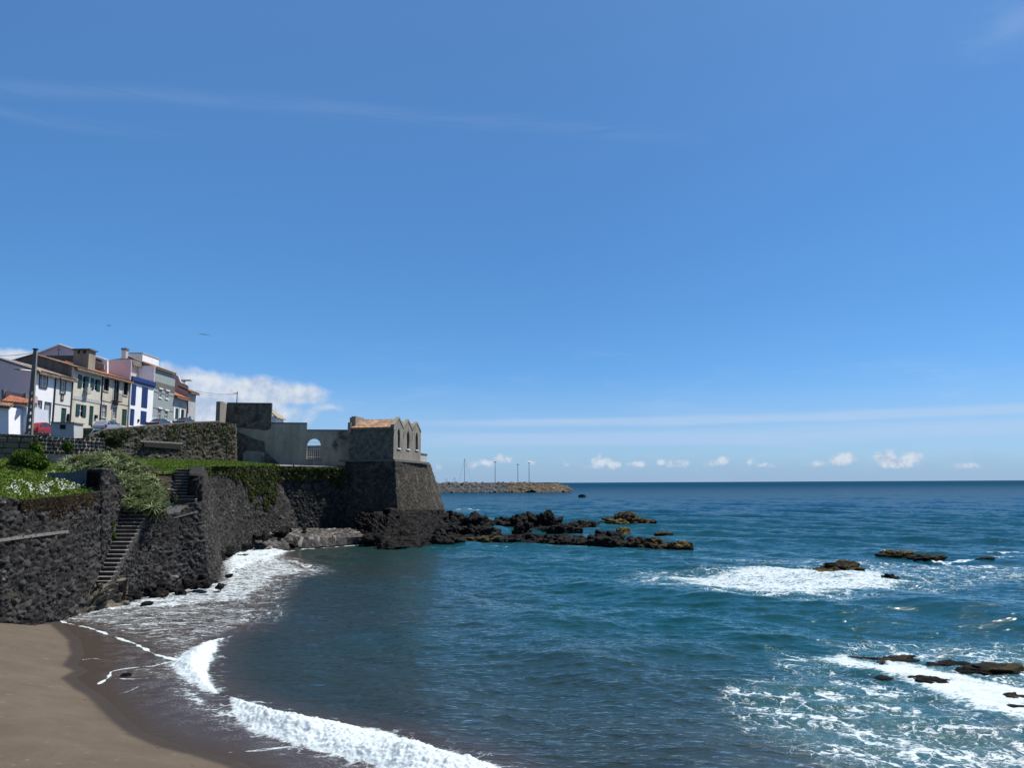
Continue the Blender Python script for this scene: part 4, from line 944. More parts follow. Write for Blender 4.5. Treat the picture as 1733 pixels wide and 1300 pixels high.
def shutter(parent, y0, y1, z0, z1, mat):
    mb = MB(); mb.box(XF+.004, XF+.05, y0, y1, z0, z1); n = max(4, int((z1-z0)/.12))
    for i in range(n):
        z = z0+.05+(z1-z0-.1)*(i+.15)/n; mb.hexa([(XF+.052,y0+.05,z),(XF+.075,y0+.05,z-.01),(XF+.075,y1-.05,z-.01),(XF+.052,y1-.05,z),(XF+.052,y0+.05,z+.05),(XF+.056,y0+.05,z+.05),(XF+.056,y1-.05,z+.05),(XF+.052,y1-.05,z+.05)])
    mb.build('shutter', mat, parent)
def house(name, label, pl_, pr_, zeave, depth, wallm, holes, y0=None, y1=None, zroof=None, sidem=None, category='house', flat=False):
    y0 = y0 if y0 is not None else FX(pl_, 680)[0]; y1 = y1 if y1 is not None else FX(pr_, 680)[0]
    zb = sz(y0)-.6
    root = empty(name, (XF, (y0+y1)/2, zb), label, category)
    mb = MB(); hs = [(h[0]-y0, h[1]-y0, h[2]-zb, h[3]-zb, '') for h in holes]
    pane_wall(mb, (XF, y0, zb), UY, UZ, INX, y1-y0, zeave-zb, hs, .15)
    xb = XF-depth
    for y in (y0, y1): mb.poly([(XF,y,zb),(XF,y,zeave),(XF-.2,y,zeave),(XF-.2,y,zb)])
    mb.build('wall', wallm, root)
    xm = XF-depth/2; zr_ = zroof or zeave; pts = [(XF-.2,y0,zb),(XF-.2,y0,zeave)]+([] if flat else [(xm,y0,zr_)])+[(xb,y0,zeave),(xb,y0,zb)]
    MB().prism(pts, (0,y1-y0,0)).build('side_wall', sidem or wallm, root)
    return root, y0, y1, zb
def gable_roof(root, y0, y1, zeave, zr_, depth, mat, ov=.45, side=.12, trim=None):
    s_ = (zr_-zeave)/(depth/2)
    e = (XF+ov, zeave-ov*s_+.10); rg = (XF-depth/2, zr_+.12)
    r1 = tile_roof('roof', (e[0], y0-side, e[1]), (e[0], y1+side, e[1]), (rg[0], y1+side, rg[1]), (rg[0], y0-side, rg[1]), mat, root)
    xb = XF-depth-ov; mb = MB(); mb.hexa([(rg[0],y0-side,rg[1]-.15),(rg[0],y1+side,rg[1]-.15),(xb,y1+side,e[1]-.15),(xb,y0-side,e[1]-.15),(rg[0],y0-side,rg[1]),(rg[0],y1+side,rg[1]),(xb,y1+side,e[1]),(xb,y0-side,e[1])])
    mb.build('back_slope', mat, r1)
    if trim:
        mb = MB()
        for y in (y0-side-.06, y1+side-.16):
          mb = MB(); mb.hexa([(e[0],y,e[1]-.02),(e[0],y+.22,e[1]-.02),(rg[0],y+.22,rg[1]-.02),(rg[0],y,rg[1]-.02),(e[0],y,e[1]+.10),(e[0],y+.22,e[1]+.10),(rg[0],y+.22,rg[1]+.10),(rg[0],y,rg[1]+.10)])
          mb.build('verge', trim, r1)
    mb = MB(); mb.box(e[0]-.10, e[0]+.02, y0-side, y1+side, e[1]-.32, e[1]-.17); mb.build('gutter', M['cement'], r1)
    return r1
def pipe(root, y, z0, z1, mat=None):
    mb = MB(); mb.box(XF+.004, XF+.12, y-.06, y+.06, z0, z1); mb.build('drainpipe', mat or M['navy'], root)

yA = FX(57,680)[0]; yB = FX(91.5,680)[0]; yC = FX(121,680)[0]; yD = FX(171.5,680)[0]; yE = FX(218.5,680)[0]; yF_ = FX(259,680)[0]; yG_ = FX(294.5,680)[0]; yH = FX(317,680)[0]; yI = FX(329,680)[0]
# 1 white house with navy trim
W1 = zr(342,404,474,588); W1b = zr(300,352,710,825); D1 = zr(383,432,722,893)
h1, y0, y1, zb = house('row_house', 'white two storey house with navy window surrounds, behind the utility pole', 0, 0, 17.95, 9.5, M['white'], [W1,W1b,D1], yA, yB, 19.45, M['mauve'])
for r in (W1, W1b): window(h1, r, 'sash', pane=M['curtain']); surround(h1, r, M['navy'])
door(h1, D1, M['curtain']); surround(h1, D1, M['navy'], .08, False); pipe(h1, y1-.08, zb, 17.9)
gable_roof(h1, y0, y1, 17.95, 19.45, 9.5, M['tile_old'], .5, .1, M['white'])
# 2 off-white narrow house
W2 = zr(521,563,530,640); D2 = zr(526,570,768,893)
h2, y0, y1, zb = house('row_house', 'narrow off white house with one upper window and a small red brown panel below it', 0, 0, 17.95, 9.5, M['offwhite'], [W2,D2], yB+.004, yC, 19.45, M['offwhite'])
window(h2, W2, 'sash', pane=M['curtain']); surround(h2, W2, M['navy'], .09); door(h2, D2, M['green'])
r = zr(522,546,652,708); mb = MB(); mb.box(XF+.004, XF+.06, *r); pn = mb.build('wall_panel', M['dkwood'], h2); mb = MB(); mb.box(XF+.064, XF+.07, r[0]+.1, r[1]-.1, r[2]+.15, r[3]-.15); mb.build('panel_face', M['cement_l'], pn)
r = zr(576,598,820,885); mb = MB(); mb.box(XF+.004, XF+.20, *r); mb.build('meter_box', M['dark'], h2)
mb = MB(); _, za = FX(105,685.5); mb.box(XF+.003, XF+.03, y0+.1, y1-.1, za-.05, za+.05); mb.build('string_course', M['cement'], h2)
pipe(h2, y1-.08, zb, 17.9, M['cement']); gable_roof(h2, y0, y1, 17.95, 19.45, 9.5, M['tile_old'], .5, .1, M['white'])
# 3 cream house with dark green shutters
rs = [zr(672,762,487,602), zr(781,862,515,618), zr(654,740,738,845), zr(768,803,750,922)]
zE3 = FX(148,627)[1]
h3, y0, y1, zb = house('row_house', 'weathered cream house with dark green shutters and a huge rendered chimney', 0, 0, zE3, 9.5, M['cream'], rs, yC+.004, yD, zE3+1.42, M['cement'])
for r in rs[:3]:
    window(h3, r, 'sash'); wd = (r[1]-r[0])*.32
    shutter(h3, r[0]-.02, r[0]+wd, r[2], r[3], M['green']); shutter(h3, r[1]-wd*1.15, r[1]+.02, r[2], r[3], M['green'])
door(h3, rs[3], M['green']); _, za = FX(146,673.5); _, zb2 = FX(146,679.5)
mb = MB(); mb.box(XF+.003, XF+.05, y0, y1, zb2, za); mb.build('string_course', M['palegrey'], h3)
r = zr(815,832,828,858); mb = MB(); mb.box(XF+.004, XF+.18, *r); mb.build('meter_box', M['dark'], h3)
r = zr(722,755,590,640); mb = MB(); mb.box(XF+.1, XF+.45, r[0], r[1], r[2], r[3]); mb.box(XF, XF+.5, r[0]-.05, r[1]+.05, r[2]-.06, r[2]); mb.build('satellite_box', M['palegrey'], h3)
pipe(h3, y1-.1, zb, zE3-.1, M['navy']); gable_roof(h3, y0, y1, zE3, zE3+1.42, 9.5, M['tile_old'], .5, .08)
a = P(127.8,617,91.6); b = P(157,625,91.6); zt = P(140,594,91.6).z; zl = P(140,622,91.6).z-.8
mb = MB(); cx0, cx1 = a.x+.05, b.x-.25; y_ = 91.0; hz_ = zt-zl
mb.box(cx0, cx1, y_, y_+1.5, zl, zt-.42)
for (u0, u1) in ((0,.22),(.40,.60),(.80,1)): mb.box(cx0+(cx1-cx0)*u0, cx0+(cx1-cx0)*u1, y_+.003, y_+1.497, zt-.419, zt)
ch = mb.build('chimney', M['cement_l'], h3); mb = MB(); mb.box(cx0-.18, cx1+.2, y_-.18, y_+1.68, zt+.001, zt+.16); mb.build('chimney_cap', M['cement'], ch)
# 4 sand coloured house with red tiles
rs = [zr(892,938,512,620), zr(978,1024,530,712), zr(1063,1102,546,658), zr(874,918,740,850), zr(966,1004,758,862), zr(1050,1092,778,920)]
zE4 = FX(196,639)[1]
h4, y0, y1, zb = house('row_house', 'sand coloured house with red tiled roof, behind the silver car', 0, 0, zE4, 9.5, M['cream2'], rs, yD+.004, yE, zE4+1.5, M['cement'])
for i, r in enumerate(rs[:5]):
    window(h4, r, 'sash', frame=M['dkwood'] if i < 3 else M['palegrey'], pane=M['glass'] if i < 3 else M['curtain']); surround(h4, r, M['cream'], .1)
    if i in (0, 2): shutter(h4, r[1]-.3, r[1], r[2], r[3], M['dkwood'])
door(h4, rs[5], M['green']); r = zr(970,1018,708,745); mb = MB(); mb.box(XF+.002, XF+.01, *r); mb.build('rust_stain', M['tile_old'], h4)
mb = MB(); r = rs[1]; mb.box(XF+.01, XF+.5, r[0]-.1, r[1]+.1, r[2]-.08, r[2]+.02)
for i in range(7): mb.box(XF+.46, XF+.49, r[0]-.08+i*(r[1]-r[0]+.16)/6.3, r[0]-.05+i*(r[1]-r[0]+.16)/6.3, r[2]+.021, r[2]+.9)
mb.box(XF+.44, XF+.5, r[0]-.1, r[1]+.1, r[2]+.901, r[2]+.95); mb.build('balcony', M['dkwood'], h4)
_, za = FX(196,683); mb = MB(); mb.box(XF+.003, XF+.025, y0+.2, y1-.2, za-.05, za+.05); mb.build('string_course', M['cement'], h4)
pipe(h4, y1-.12, zb, zE4-.1, M['palegrey']); gable_roof(h4, y0, y1, zE4, zE4+1.5, 9.5, M['tile_red'], .5, .08)
# 5 white house with blue shutters
rs = [zr(1127,1170,562,742), zr(1222,1271,588,765), zr(1116,1158,775,922), zr(1212,1260,795,910)]
zE5 = FX(240,641)[1]; zT5 = P(222,610.5,yE).z
h5, y0, y1, zb = house('row_house', 'bright white house with four deep blue shuttered openings and a blue cornice', 0, 0, zE5, 9.5, M['white'], rs, yE+.004, yF_, zE5, M['mauve'], flat=True)
for r in (rs[0], rs[1], rs[3]):
    w_ = window(h5, r, 'sash', 'window', M['blue']); shutter(w_, r[0], (r[0]+r[1])/2-.01, r[2], r[3], M['blue']); shutter(w_, (r[0]+r[1])/2+.01, r[1], r[2], r[3], M['blue'])
door(h5, rs[2], M['blue'])
_, za = FX(240,643); _, zc = FX(240,651); mb = MB(); mb.box(XF+.003, XF+.30, y0, y1, zc+.18, za+.1); mb.box(XF+.003, XF+.18, y0+.002, y1-.002, zc-.05, zc+.179); mb.build('cornice', M['blue'], h5)
mb = MB(); mb.box(XF-3.4, XF+.02, y0-.12, y0-.006, zE4-1.0, zT5); s5 = mb.build('party_wall', M['mauve'], h5)
mb = MB(); mb.box(XF-.05, XF+.12, y0-.2, y0-.121, zE5-1.2, zT5+.05); mb.box(XF-3.4, XF-.051, y0-.18, y0-.0, zT5+.001, zT5+.09); mb.build('party_wall_trim', M['white'], s5)
r = zr(1186,1198,865,888); mb = MB(); mb.box(XF+.004, XF+.1, *r); mb.build('meter_box', M['dark'], h5)
pipe(h5, y0+.12, zb, zE5, M['white'])
# 6 grey green house
rs = [zr(1370,1394,606,678), zr(1428,1453,622,688), zr(1362,1388,775,862), zr(1421,1446,792,862)]
zE6 = FX(278,637)[1]; zT6 = P(240,620.5,yF_).z
h6, y0, y1, zb = house('row_house', 'grey green rendered house with two tiny upper windows under white lintels', 0, 0, zE6, 8.0, M['bluegrey'], rs, yF_+.004, yG_, zE6, M['bluegrey'], flat=True)
for r in rs:
    window(h6, r, 'sash'); mb = MB(); mb.box(XF+.003, XF+.12, r[0]-.12, r[1]+.22, r[3]+.01, r[3]+.17); mb.build('lintel', M['white'], h6)
for r in rs[:2]: mb = MB(); mb.box(XF+.003, XF+.1, r[0]-.05, r[1]+.05, r[2]-.14, r[2]-.01); mb.build('sill', M['white'], h6)
_, za = FX(278,652); _, zc = FX(278,661); mb = MB(); mb.box(XF+.003, XF+.035, y0, y1, zc, za+.2); mb.build('frieze', M['cement'], h6)
for q in (667, 694): _, za = FX(278,q); mb = MB(); mb.box(XF+.003, XF+.03, y0+.1, y1-.1, za-.04, za+.04); mb.build('string_course', M['cement'], h6)
mb = MB(); mb.box(XF+.003, XF+.03, y0, y1, zb, FX(278,710)[1]); mb.build('plinth', M['bgside'], h6)
mb = MB(); mb.box(XF-3.6, XF+.02, y0-.12, y0-.006, zE5-1.0, zT6); s6 = mb.build('party_wall', M['bgside'], h6)
mb = MB(); mb.box(XF-.05, XF+.12, y0-.2, y0-.121, zE6-1.4, zT6+.05); mb.box(XF-3.6, XF-.051, y0-.16, y0-.0, zT6+.001, zT6+.06); mb.build('party_wall_trim', M['white'], s6)
zr6 = P(215,604,y0+.5).z; ze6 = P(262,622,y0+.5).z
mb = MB(); mb.prism([(XF-8,y0+.3,zE6-.5),(XF-.15,y0+.3,zE6-.5),(XF-.15,y0+.3,ze6-.1),(XF-3.9,y0+.3,zr6-.12),(XF-8,y0+.3,ze6-.2)], (0,6.0,0)); mb.build('attic', M['bluegrey'], h6)
tile_roof('roof', (XF+.2,y0+.1,ze6-.05),(XF+.2,y1-.1,ze6-.05),(XF-3.9,y1-.1,zr6),(XF-3.9,y0+.1,zr6), M['tile_old'], h6)
# 7 small house
rs = [zr(1510,1538,772,865), zr(1560,1586,782,862), zr(1547,1565,712,762)]
zE7 = FX(305,671.5)[1]
h7, y0, y1, zb = house('row_house', 'small low pale house with a red tile eave, squeezed between two taller ones', 0, 0, zE7, 7.0, M['palegrey'], rs, yG_+.004, yH, zE7+1.6, M['palegrey'])
door(h7, rs[0], M['green']); window(h7, rs[1], 'sash', frame=M['green']); window(h7, rs[2], 'x')
for r in rs[:2]: mb = MB(); mb.box(XF+.003, XF+.03, r[0]-.45, r[0]-.02, r[2], r[3]+.05); mb.build('quoin', M['white'], h7)
gable_roof(h7, y0, y1, zE7, zE7+1.6, 7.0, M['tile_red'], .55, .05); pipe(h7, y1-.05, zb, zE7-.2)
# 8 end house
zE8 = FX(319,655)[1]
rs = [zr(1630,1646,840,892)]
h8, y0, y1, zb = house('row_house', 'tall end house with a curved mauve brown side gable, last of the row', 0, 0, zE8-.6, 9.0, M['palegrey'], rs, yH+.004, yI+.6, zE8+1.4, M['mauve_dark'])
door(h8, rs[0], M['dkwood'])
dd8 = y0-.05; prof = [(318.5,700),(318.5,654),(313,650),(308,649),(305,646),(303,641),(301.5,637),(297,634),(290,631.5),(283,629),(276,627),(268,624),(268,700)]
mb = MB(); mb.prism([P(a,b,dd8) for a, b in prof], (0,.25,0)); g8 = mb.build('side_gable', M['mauve_dark'], h8)
cv = [(318.5,653),(313,649.5),(308,648.5),(305,645.5),(303,640.5),(301.5,636.5)]
mb = MB()
for (a, b) in zip(cv[:-1], cv[1:]): mb.tube(P(*a, dd8+.1), P(*b, dd8+.1), .13, .13, 6)
mb.build('curved_coping', M['white'], g8)
gable_roof(h8, y0, y1, zE8-.6, zE8+1.4, 9.0, M['tile_old'], .5, .05)
a = P(322,643.5,yH+1); mb = MB(); mb.box(a.x-1.6, a.x+.2, a.y-.4, a.y+.4, a.z-.12, a.z+.05); mb.box(a.x-1.5, a.x-.9, a.y-.38, a.y+.38, a.z-1.8, a.z-.121); mb.build('roof_vent', M['palegrey'], h8)

# big mauve gable house behind
mg = empty('gable_house', P(100,640,101), 'large mauve gabled house rising behind the row at the left', 'house')
g = [(62,598.5),(101.5,583.5),(181,609.5),(181,640),(62,640)]
mb = MB(); mb.prism([P(a,b,100) for a, b in g], (0,7,0)); mb.build('wall', M['mauve'], mg)
mb = MB()
for a, b in (((60,599.3),(101.5,583.2)),((101.5,583.2),(184,610.2))): mb.tube(P(*a,99.9), P(*b,99.9), .13, .13, 6)
mb.build('verge', M['white'], mg)
# white annex with tiles behind the chimney
an = empty('roof_annex', P(170,625,97), 'small white annex with tiled lean-to roof behind the big chimney', 'annex')
mb = MB(); mb.prism([P(156,632,97.5),P(181.5,634,97.5),P(181.5,610.5,97.5),P(156,602.5,97.5)], (0,.3,0)); mb.build('wall', M['white'], an)
mb = MB(); mb.prism([P(158,609,97.2),P(172,613,97.2),P(172,609.5,97.2),P(158,605,97.2)], (0,.25,0)); mb.build('roof', M['tile_fort'] if False else M['tile_old'], an)
mb = MB(); mb.prism([P(156,625,97.0),P(176,625,97.0),P(176,617,97.0),P(156,613,97.0)], (0,.25,0)); mb.build('lower_wall', M['cement_l'], an)
# dark party wall block behind the second roof
pw = empty('rear_building', P(104,618,94), 'dark cement walled building just below the big mauve gable', 'building')
mb = MB(); q = P(79,602,94); r_ = P(128,602,94); mb.box(q.x, r_.x+.3, 93.9, 97, 15, q.z); mb.build('wall', M['cement'], pw)
q2 = P(99,602,94); mb = MB(); mb.tube((q2.x,94,q2.z), (q2.x,94,q2.z+1.0), .04); mb.tube((q2.x-.25,94,q2.z+.75), (q2.x+.3,94,q2.z+.75), .03); mb.build('aerial', M['navy'], pw)
# white box building and its chimney
wb = empty('flat_roof_building', P(255,640,112), 'white flat roofed block standing above the grey green house', 'building')
c0 = P(241.5,598.5,110); mb = MB(); mb.box(c0.x-2.6, c0.x, 110, 115.2, c0.z-6, c0.z); mb.build('wall', M['white'], wb)
mb = MB(); mb.box(c0.x-2.7, c0.x+.08, 109.9, 115.3, c0.z+.001, c0.z+.14); mb.build('roof_slab', M['palegrey'], wb)
wc = empty('chimney_stack', P(209,612,108), 'slim pale chimney with a grey cap above the mauve side wall', 'chimney')
a = P(204.8,612,108); b = P(213.8,612,108); zt = P(209,592.5,108).z; mb = MB(); mb.box(a.x, b.x-.15, 108, 108.7, a.z-2.5, zt); mb.build('shaft', M['palegrey'], wc)
mb = MB(); mb.box(a.x-.06, b.x-.09, 107.94, 108.76, zt+.001, P(209,589,108).z); mb.build('cap', M['cement'], wc)
# dark grey roof ridge left of the white block
rb = empty('tiled_roof_house', P(215,620,104), 'low roofed house with dark ridge showing between the chimneys', 'house')
mb = MB(); mb.prism([P(182,612,104),P(226,618,104),P(224,608,104),P(205,606.5,104),P(186,609,104)], (0,3,0)); mb.build('roof', M['cement'], rb)
mb = MB(); q = P(184,613,104.2); mb.box(q.x, P(222,613,104.2).x, 104.2, 107, 15, q.z-.2); mb.build('wall', M['palegrey'], rb)
# far building peeping over the fort wall
fb_ = empty('distant_house', P(464,715,112), 'sliver of a white house with brown roof peeping over the fort wall', 'house')
mb = MB(); q = P(452,716,112); r_ = P(466.5,705,112); mb.box(q.x, r_.x, 112, 116, q.z-3, P(466,704,112).z); mb.build('wall', M['white'], fb_)
mb = MB(); mb.prism([P(450,690,111.6),P(469,706,111.6),P(469,707.5,111.6),P(450,694,111.6)], (0,4.6,0)); mb.build('roof', M['cement_l'], fb_)
# low buildings at the left edge
gx = empty('garage', P(20,728,74), 'low white garage with two tiny windows and red tiles, left of the pole', 'garage')
def fp(pts, d, th, name, mat, par, dz=0): mb = MB(); mb.prism([P(a,b,d) for a, b in pts], (0,th,0)); return mb.build(name, mat, par)
fp([(15,735),(45.5,735),(45.5,689),(15,684)], 74, 3.5, 'wall', M['bgside'], gx)
for a in (21.8, 29.8): fp([(a,700),(a+4.2,700.6),(a+4.2,693.2),(a,692.4)], 73.93, .06, 'window', M['navy'], gx)
gr_ = P(3,676,74); e0_ = P(0,675,73.6); e1_ = P(46,683,73.6)
tile_roof('roof', P(1,679.5,73.4), P(46,683.5,73.4), P(44,680,74.6)+Vector((0,.9,.25)), P(6,672,74.6)+Vector((0,.9,.25)), M['tile_red'], gx, .26, .3, .07)
fp([(6,673.5),(41,679),(41,667),(6,660.5)], 75.8, 2.2, 'upper_wall', M['pink'], gx)
mb = MB()
for a, b in (((2.5,678),(6.5,659.5)),((39.5,678),(43.5,666))): mb.prism([P(a[0],a[1],75.6),P(b[0],a[1],75.6),P(b[0],b[1],75.6),P(a[0],b[1],75.6)], (0,.5,0))
mb.build('pillar', M['cement'], gx)
wl = empty('shed', P(0,728,72), 'white shed with a brown tiled edge cut by the left border', 'shed')
fp([(-40,735),(14.6,735),(14.6,689),(-40,683)], 72, 4.5, 'wall', M['white'], wl)
tile_roof('roof', P(-40,683.5,71.6), P(16,689,71.6), P(16,685.5,72.6)+Vector((0,.6,.15)), P(-40,679,72.6)+Vector((0,.6,.15)), M['tile_old'], wl, .26, .3, .07)

# ================================================================== FORT
def ruin_wall(name, label, segs, th, mat):
    """segs: (pxl, pxr, ytop, ybot, dl, dr, holes)"""
    root = empty(name, P(segs[0][0], segs[0][3], segs[0][4]), label, 'wall')
    return root
fw = empty('fort_wall', P(480,785,88), 'high grey plastered fort wall with stepped top and a barred arch', 'fort wall')
A_ = P(384,790,88); B_ = P(591,790,90.2); U_ = Vector((B_.x-A_.x, B_.y-A_.y, 0)).normalized(); N_ = Vector((-U_.y, U_.x, 0))
def upx(px, py=740):       # distance along the wall for a pixel column
    v = ray(px, py); den = v.x*U_.y-v.y*U_.x; return (v.y*A_.x-v.x*A_.y)/den*1.0 if False else ((A_.y*v.x-A_.x*v.y)/(U_.x*v.y-U_.y*v.x))
def zpx(px, py): u = upx(px, py); q = A_+U_*u; return P(px, py, q.y).z
ub = [upx(384,690), upx(459.5,700), upx(519.5,720), upx(591,729)]; zt_ = [zpx(420,683.5), zpx(490,717), zpx(555,729)]; zb_ = 7.0
arch = (upx(519,760), upx(542.5,760), zpx(531,777.5), zpx(531,742.5))
for i in range(3):
    mb = MB(); L_ = ub[i+1]-ub[i]; O_ = Vector((A_.x,A_.y,zb_))+U_*ub[i]; hs = [] if i < 2 else [(max(.02,arch[0]-ub[i]), arch[1]-ub[i], arch[2]-zb_, arch[3]-zb_, 'round')]
    pane_wall(mb, O_, U_, UZ, N_, L_, zt_[i]-zb_, hs, .55)
    pane_wall(mb, O_+N_*.55, U_, UZ, N_, L_, zt_[i]-zb_, hs, 0)
    for s_ in (0, L_): mb.poly([O_+U_*s_, O_+U_*s_+N_*.55, O_+U_*s_+N_*.55+UZ*(zt_[i]-zb_), O_+U_*s_+UZ*(zt_[i]-zb_)])
    o = mb.build('wall_section', [M['plaster_dark'], M['plaster'], M['plaster']][i], fw)
    mb = MB(); mb.obox(O_-N_*.06+UZ*(zt_[i]-zb_+.001), U_, N_, UZ, L_, .67, .12); mb.build('coping', M['cement'], o)
# lower, smoother plaster under the tall block
mb = MB(); O_ = Vector((A_.x,A_.y,zb_))-N_*.05; mb.prism([O_+U_*.1, O_+U_*(ub[1]+.3), O_+U_*(ub[1]+.3)+UZ*(zpx(459,722)-zb_), O_+U_*(ub[1]-.4)+UZ*(zpx(450,729)-zb_), O_+U_*.1+UZ*(zpx(400,722)-zb_)], -N_*.03); mb.build('render_coat', M['plaster'], fw)
# exposed masonry and pale patch at its foot
mb = MB(); zq = lambda a, b: zpx(a, b); pp = [(397,790),(478,790),(467,780),(458,772),(448,762),(448,748),(430,743),(412,735),(397,729)]
mb.prism([Vector((A_.x,A_.y,0))+U_*upx(a, b)+UZ*zpx(a, b)-N_*.12 for a, b in pp], -N_*.12); mb.build('exposed_masonry', M['plaster_dark'], fw)
pp = [(412,788),(448,788),(448,766),(418,763),(412,768)]
mb = MB(); mb.prism([Vector((A_.x,A_.y,0))+U_*upx(a, b)+UZ*zpx(a, b)-N_*.245 for a, b in pp], -N_*.04); mb.build('plaster_patch', M['plaster'], fw)
# return wall, lit by the sun, with a swept top
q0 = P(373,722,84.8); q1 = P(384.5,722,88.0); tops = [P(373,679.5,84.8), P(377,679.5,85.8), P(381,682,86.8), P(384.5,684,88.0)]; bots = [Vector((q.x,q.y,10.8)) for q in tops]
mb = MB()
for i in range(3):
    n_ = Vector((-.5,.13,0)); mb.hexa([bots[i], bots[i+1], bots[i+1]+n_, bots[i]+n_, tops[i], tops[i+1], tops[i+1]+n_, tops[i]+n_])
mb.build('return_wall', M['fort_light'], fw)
# bars of the arch
mb = MB(); nb_ = 7
for i in range(nb_):
    u = arch[0]+(arch[1]-arch[0])*(i+.5)/nb_; q = Vector((A_.x,A_.y,0))+U_*u+N_*.25; r_ = (arch[1]-arch[0])/2; hh = arch[3]-r_+math.sqrt(max(0, r_*r_-(u-(arch[0]+arch[1])/2)**2)); mb.tube(q+UZ*arch[2], q+UZ*hh, .016, .016, 6)
for zz in (.12, .5, .82): q = Vector((A_.x,A_.y,arch[2]+(arch[3]-arch[2])*zz)); mb.tube(q+U_*arch[0]+N_*.25, q+U_*arch[1]+N_*.25, .02, .02, 6)
mb.build('window_bars', M['white'], fw)
mb = MB(); O_ = Vector((A_.x,A_.y,arch[2]-.14))-N_*.08; mb.obox(O_+U_*(arch[0]-.1), U_, N_, UZ, arch[1]-arch[0]+.2, .6, .13); mb.build('sill', M['cement_l'], fw)
# inner courtyard wall seen through the arch
iw = P(524,760,99); mb = MB(); zi = P(531,754.5,99).z; mb.hexa([(iw.x-2.2,99.6,7.9),(iw.x+3.5,97.6,7.9),(iw.x+3.6,98.1,7.9),(iw.x-2.1,100.1,7.9),(iw.x-2.2,99.6,zi),(iw.x+3.5,97.6,zi),(iw.x+3.6,98.1,zi),(iw.x-2.1,100.1,zi)]); o = mb.build('courtyard_wall', M['fort_light']); tag(o, 'brownish courtyard wall seen through the barred arch', 'wall')

# bastion
ba, bfull = strip_wall('bastion', [(P(572,900,88),P(586,781,90)),(P(574,893,84.5),P(588,781,85.9)),(P(620,895,84),P(628,780,85.4)),(P(660,897,83.2),P(664,780.5,84.8)),(P(674,897,83.2),P(668,780.5,84.8)),(P(700,884,88),P(692,783.5,90.5)),(P(738,868,96.5),P(721,787,98.3)),(P(752,862,103),P(728,786,104))],
    M['bastion'], .8, .075, (.34, .26), .07, .06, 21, rag=.02)
tag(ba, 'battered stone bastion on the rocky point carrying the gabled building', 'bastion')
K0 = P(667,779.5,84.8); VV = Vector((.170,.985,0)).normalized(); UU = Vector((-.985,.170,0)).normalized()
ztop = K0.z
mb = MB(); c = [K0-UU*.12-VV*.12, K0+VV*13.7-UU*.12, K0+VV*13.7+UU*6.3, K0+UU*6.3-VV*.12]; mb.prism([Vector((q.x,q.y,ztop-.10)) for q in c], (0,0,.24)); mb.build('cornice', M['bastion'] if False else M['cement'], ba)
# gabled building
bd = empty('gabled_building', (K0.x,K0.y,ztop+.14), 'roofed building with three pointed gables and arched windows on the bastion', 'building')
zf = ztop+.141; ze = P(667,722.5,85.1).z; zpk = P(674.5,709.5,86.9).z
B0 = Vector((K0.x,K0.y,zf))+UU*.12+VV*.12; wv = 10.4; wu = 5.2
wins = []
for k in range(3):
    b_ = wv*(k+.5)/3; wins.append((b_-.52, b_+.52, 9.95-zf+.05*k, 12.15-zf, 'point'))
mb = MB(); pane_wall(mb, B0, VV, UZ, UU, wv, ze-zf, wins, .35)
for k in range(3):
    b0 = wv*k/3; b1 = wv*(k+1)/3; mb.poly([B0+VV*b0+UZ*(ze-zf), B0+VV*b1+UZ*(ze-zf), B0+VV*(b0+b1)/2+UZ*(zpk-zf)])
    mb.poly([B0+UU*.36+VV*b0+UZ*(ze-zf), B0+UU*.36+VV*b1+UZ*(ze-zf), B0+UU*.36+VV*(b0+b1)/2+UZ*(zpk-zf)])
mb.build('gable_wall', M['fort_light'], bd)
mb = MB(); mb.poly([B0, B0+UU*wu, B0+UU*wu+UZ*(ze-zf), B0+UZ*(ze-zf)]); mb.poly([B0+VV*wv, B0+VV*wv+UU*wu, B0+VV*wv+UU*wu+UZ*(ze-zf), B0+VV*wv+UZ*(ze-zf)]); mb.poly([B0+UU*wu, B0+UU*wu+VV*wv, B0+UU*wu+VV*wv+UZ*(ze-zf), B0+UU*wu+UZ*(ze-zf)])
mb.build('wall', M['plaster_dark'], bd)
for k, h in enumerate(wins):
    out = hole_outline(h); w_ = MB().poly([B0+VV*a+UZ*b+UU*.22 for a, b in out]).build('window', M['dark'], bd)
    mb = MB(); bc = (h[0]+h[1])/2; q = B0+UU*.16
    mb.obox(q+VV*(bc-.03)+UZ*h[2], VV, UU, UZ, .06, .05, (h[3]-h[2])*.8); mb.obox(q+VV*(h[0]+.02)+UZ*(h[2]+(h[3]-h[2])*.52), VV, UU, UZ, .5, .05, .06); mb.build('mullion', M['white'], w_)
    mb = MB(); mb.obox(B0-UU*.10+VV*(h[0]-.08)+UZ*(h[2]-.12), VV, UU, UZ, h[1]-h[0]+.16, .32, .11); mb.build('sill', M['white'], w_)
    mb = MB(); mb.obox(B0-UU*.35+VV*(wv*k/3+.12)+UZ*(ze-zf-.35), VV, UU, UZ, .14, .34, .09); mb.build('rain_spout', M['white'], bd)
mb = MB()
for k in range(3):      # raised gable copings
    b0 = wv*k/3; b1 = wv*(k+1)/3; bm_ = (b0+b1)/2
    for (s0, s1) in ((b0, bm_), (bm_, b1)):
        z0_ = (ze if s0 == b0 else zpk)-zf; z1_ = (zpk if s0 == b0 else ze)-zf
        a = B0-UU*.05+VV*s0+UZ*(z0_+.002); c = B0-UU*.05+VV*s1+UZ*(z1_+.002); mb.hexa([a, c, c+UU*.4, a+UU*.4, a+UZ*.26, c+UZ*.26, c+UU*.4+UZ*.26, a+UU*.4+UZ*.26])
mb.build('gable_coping', M['fort_light'], bd)
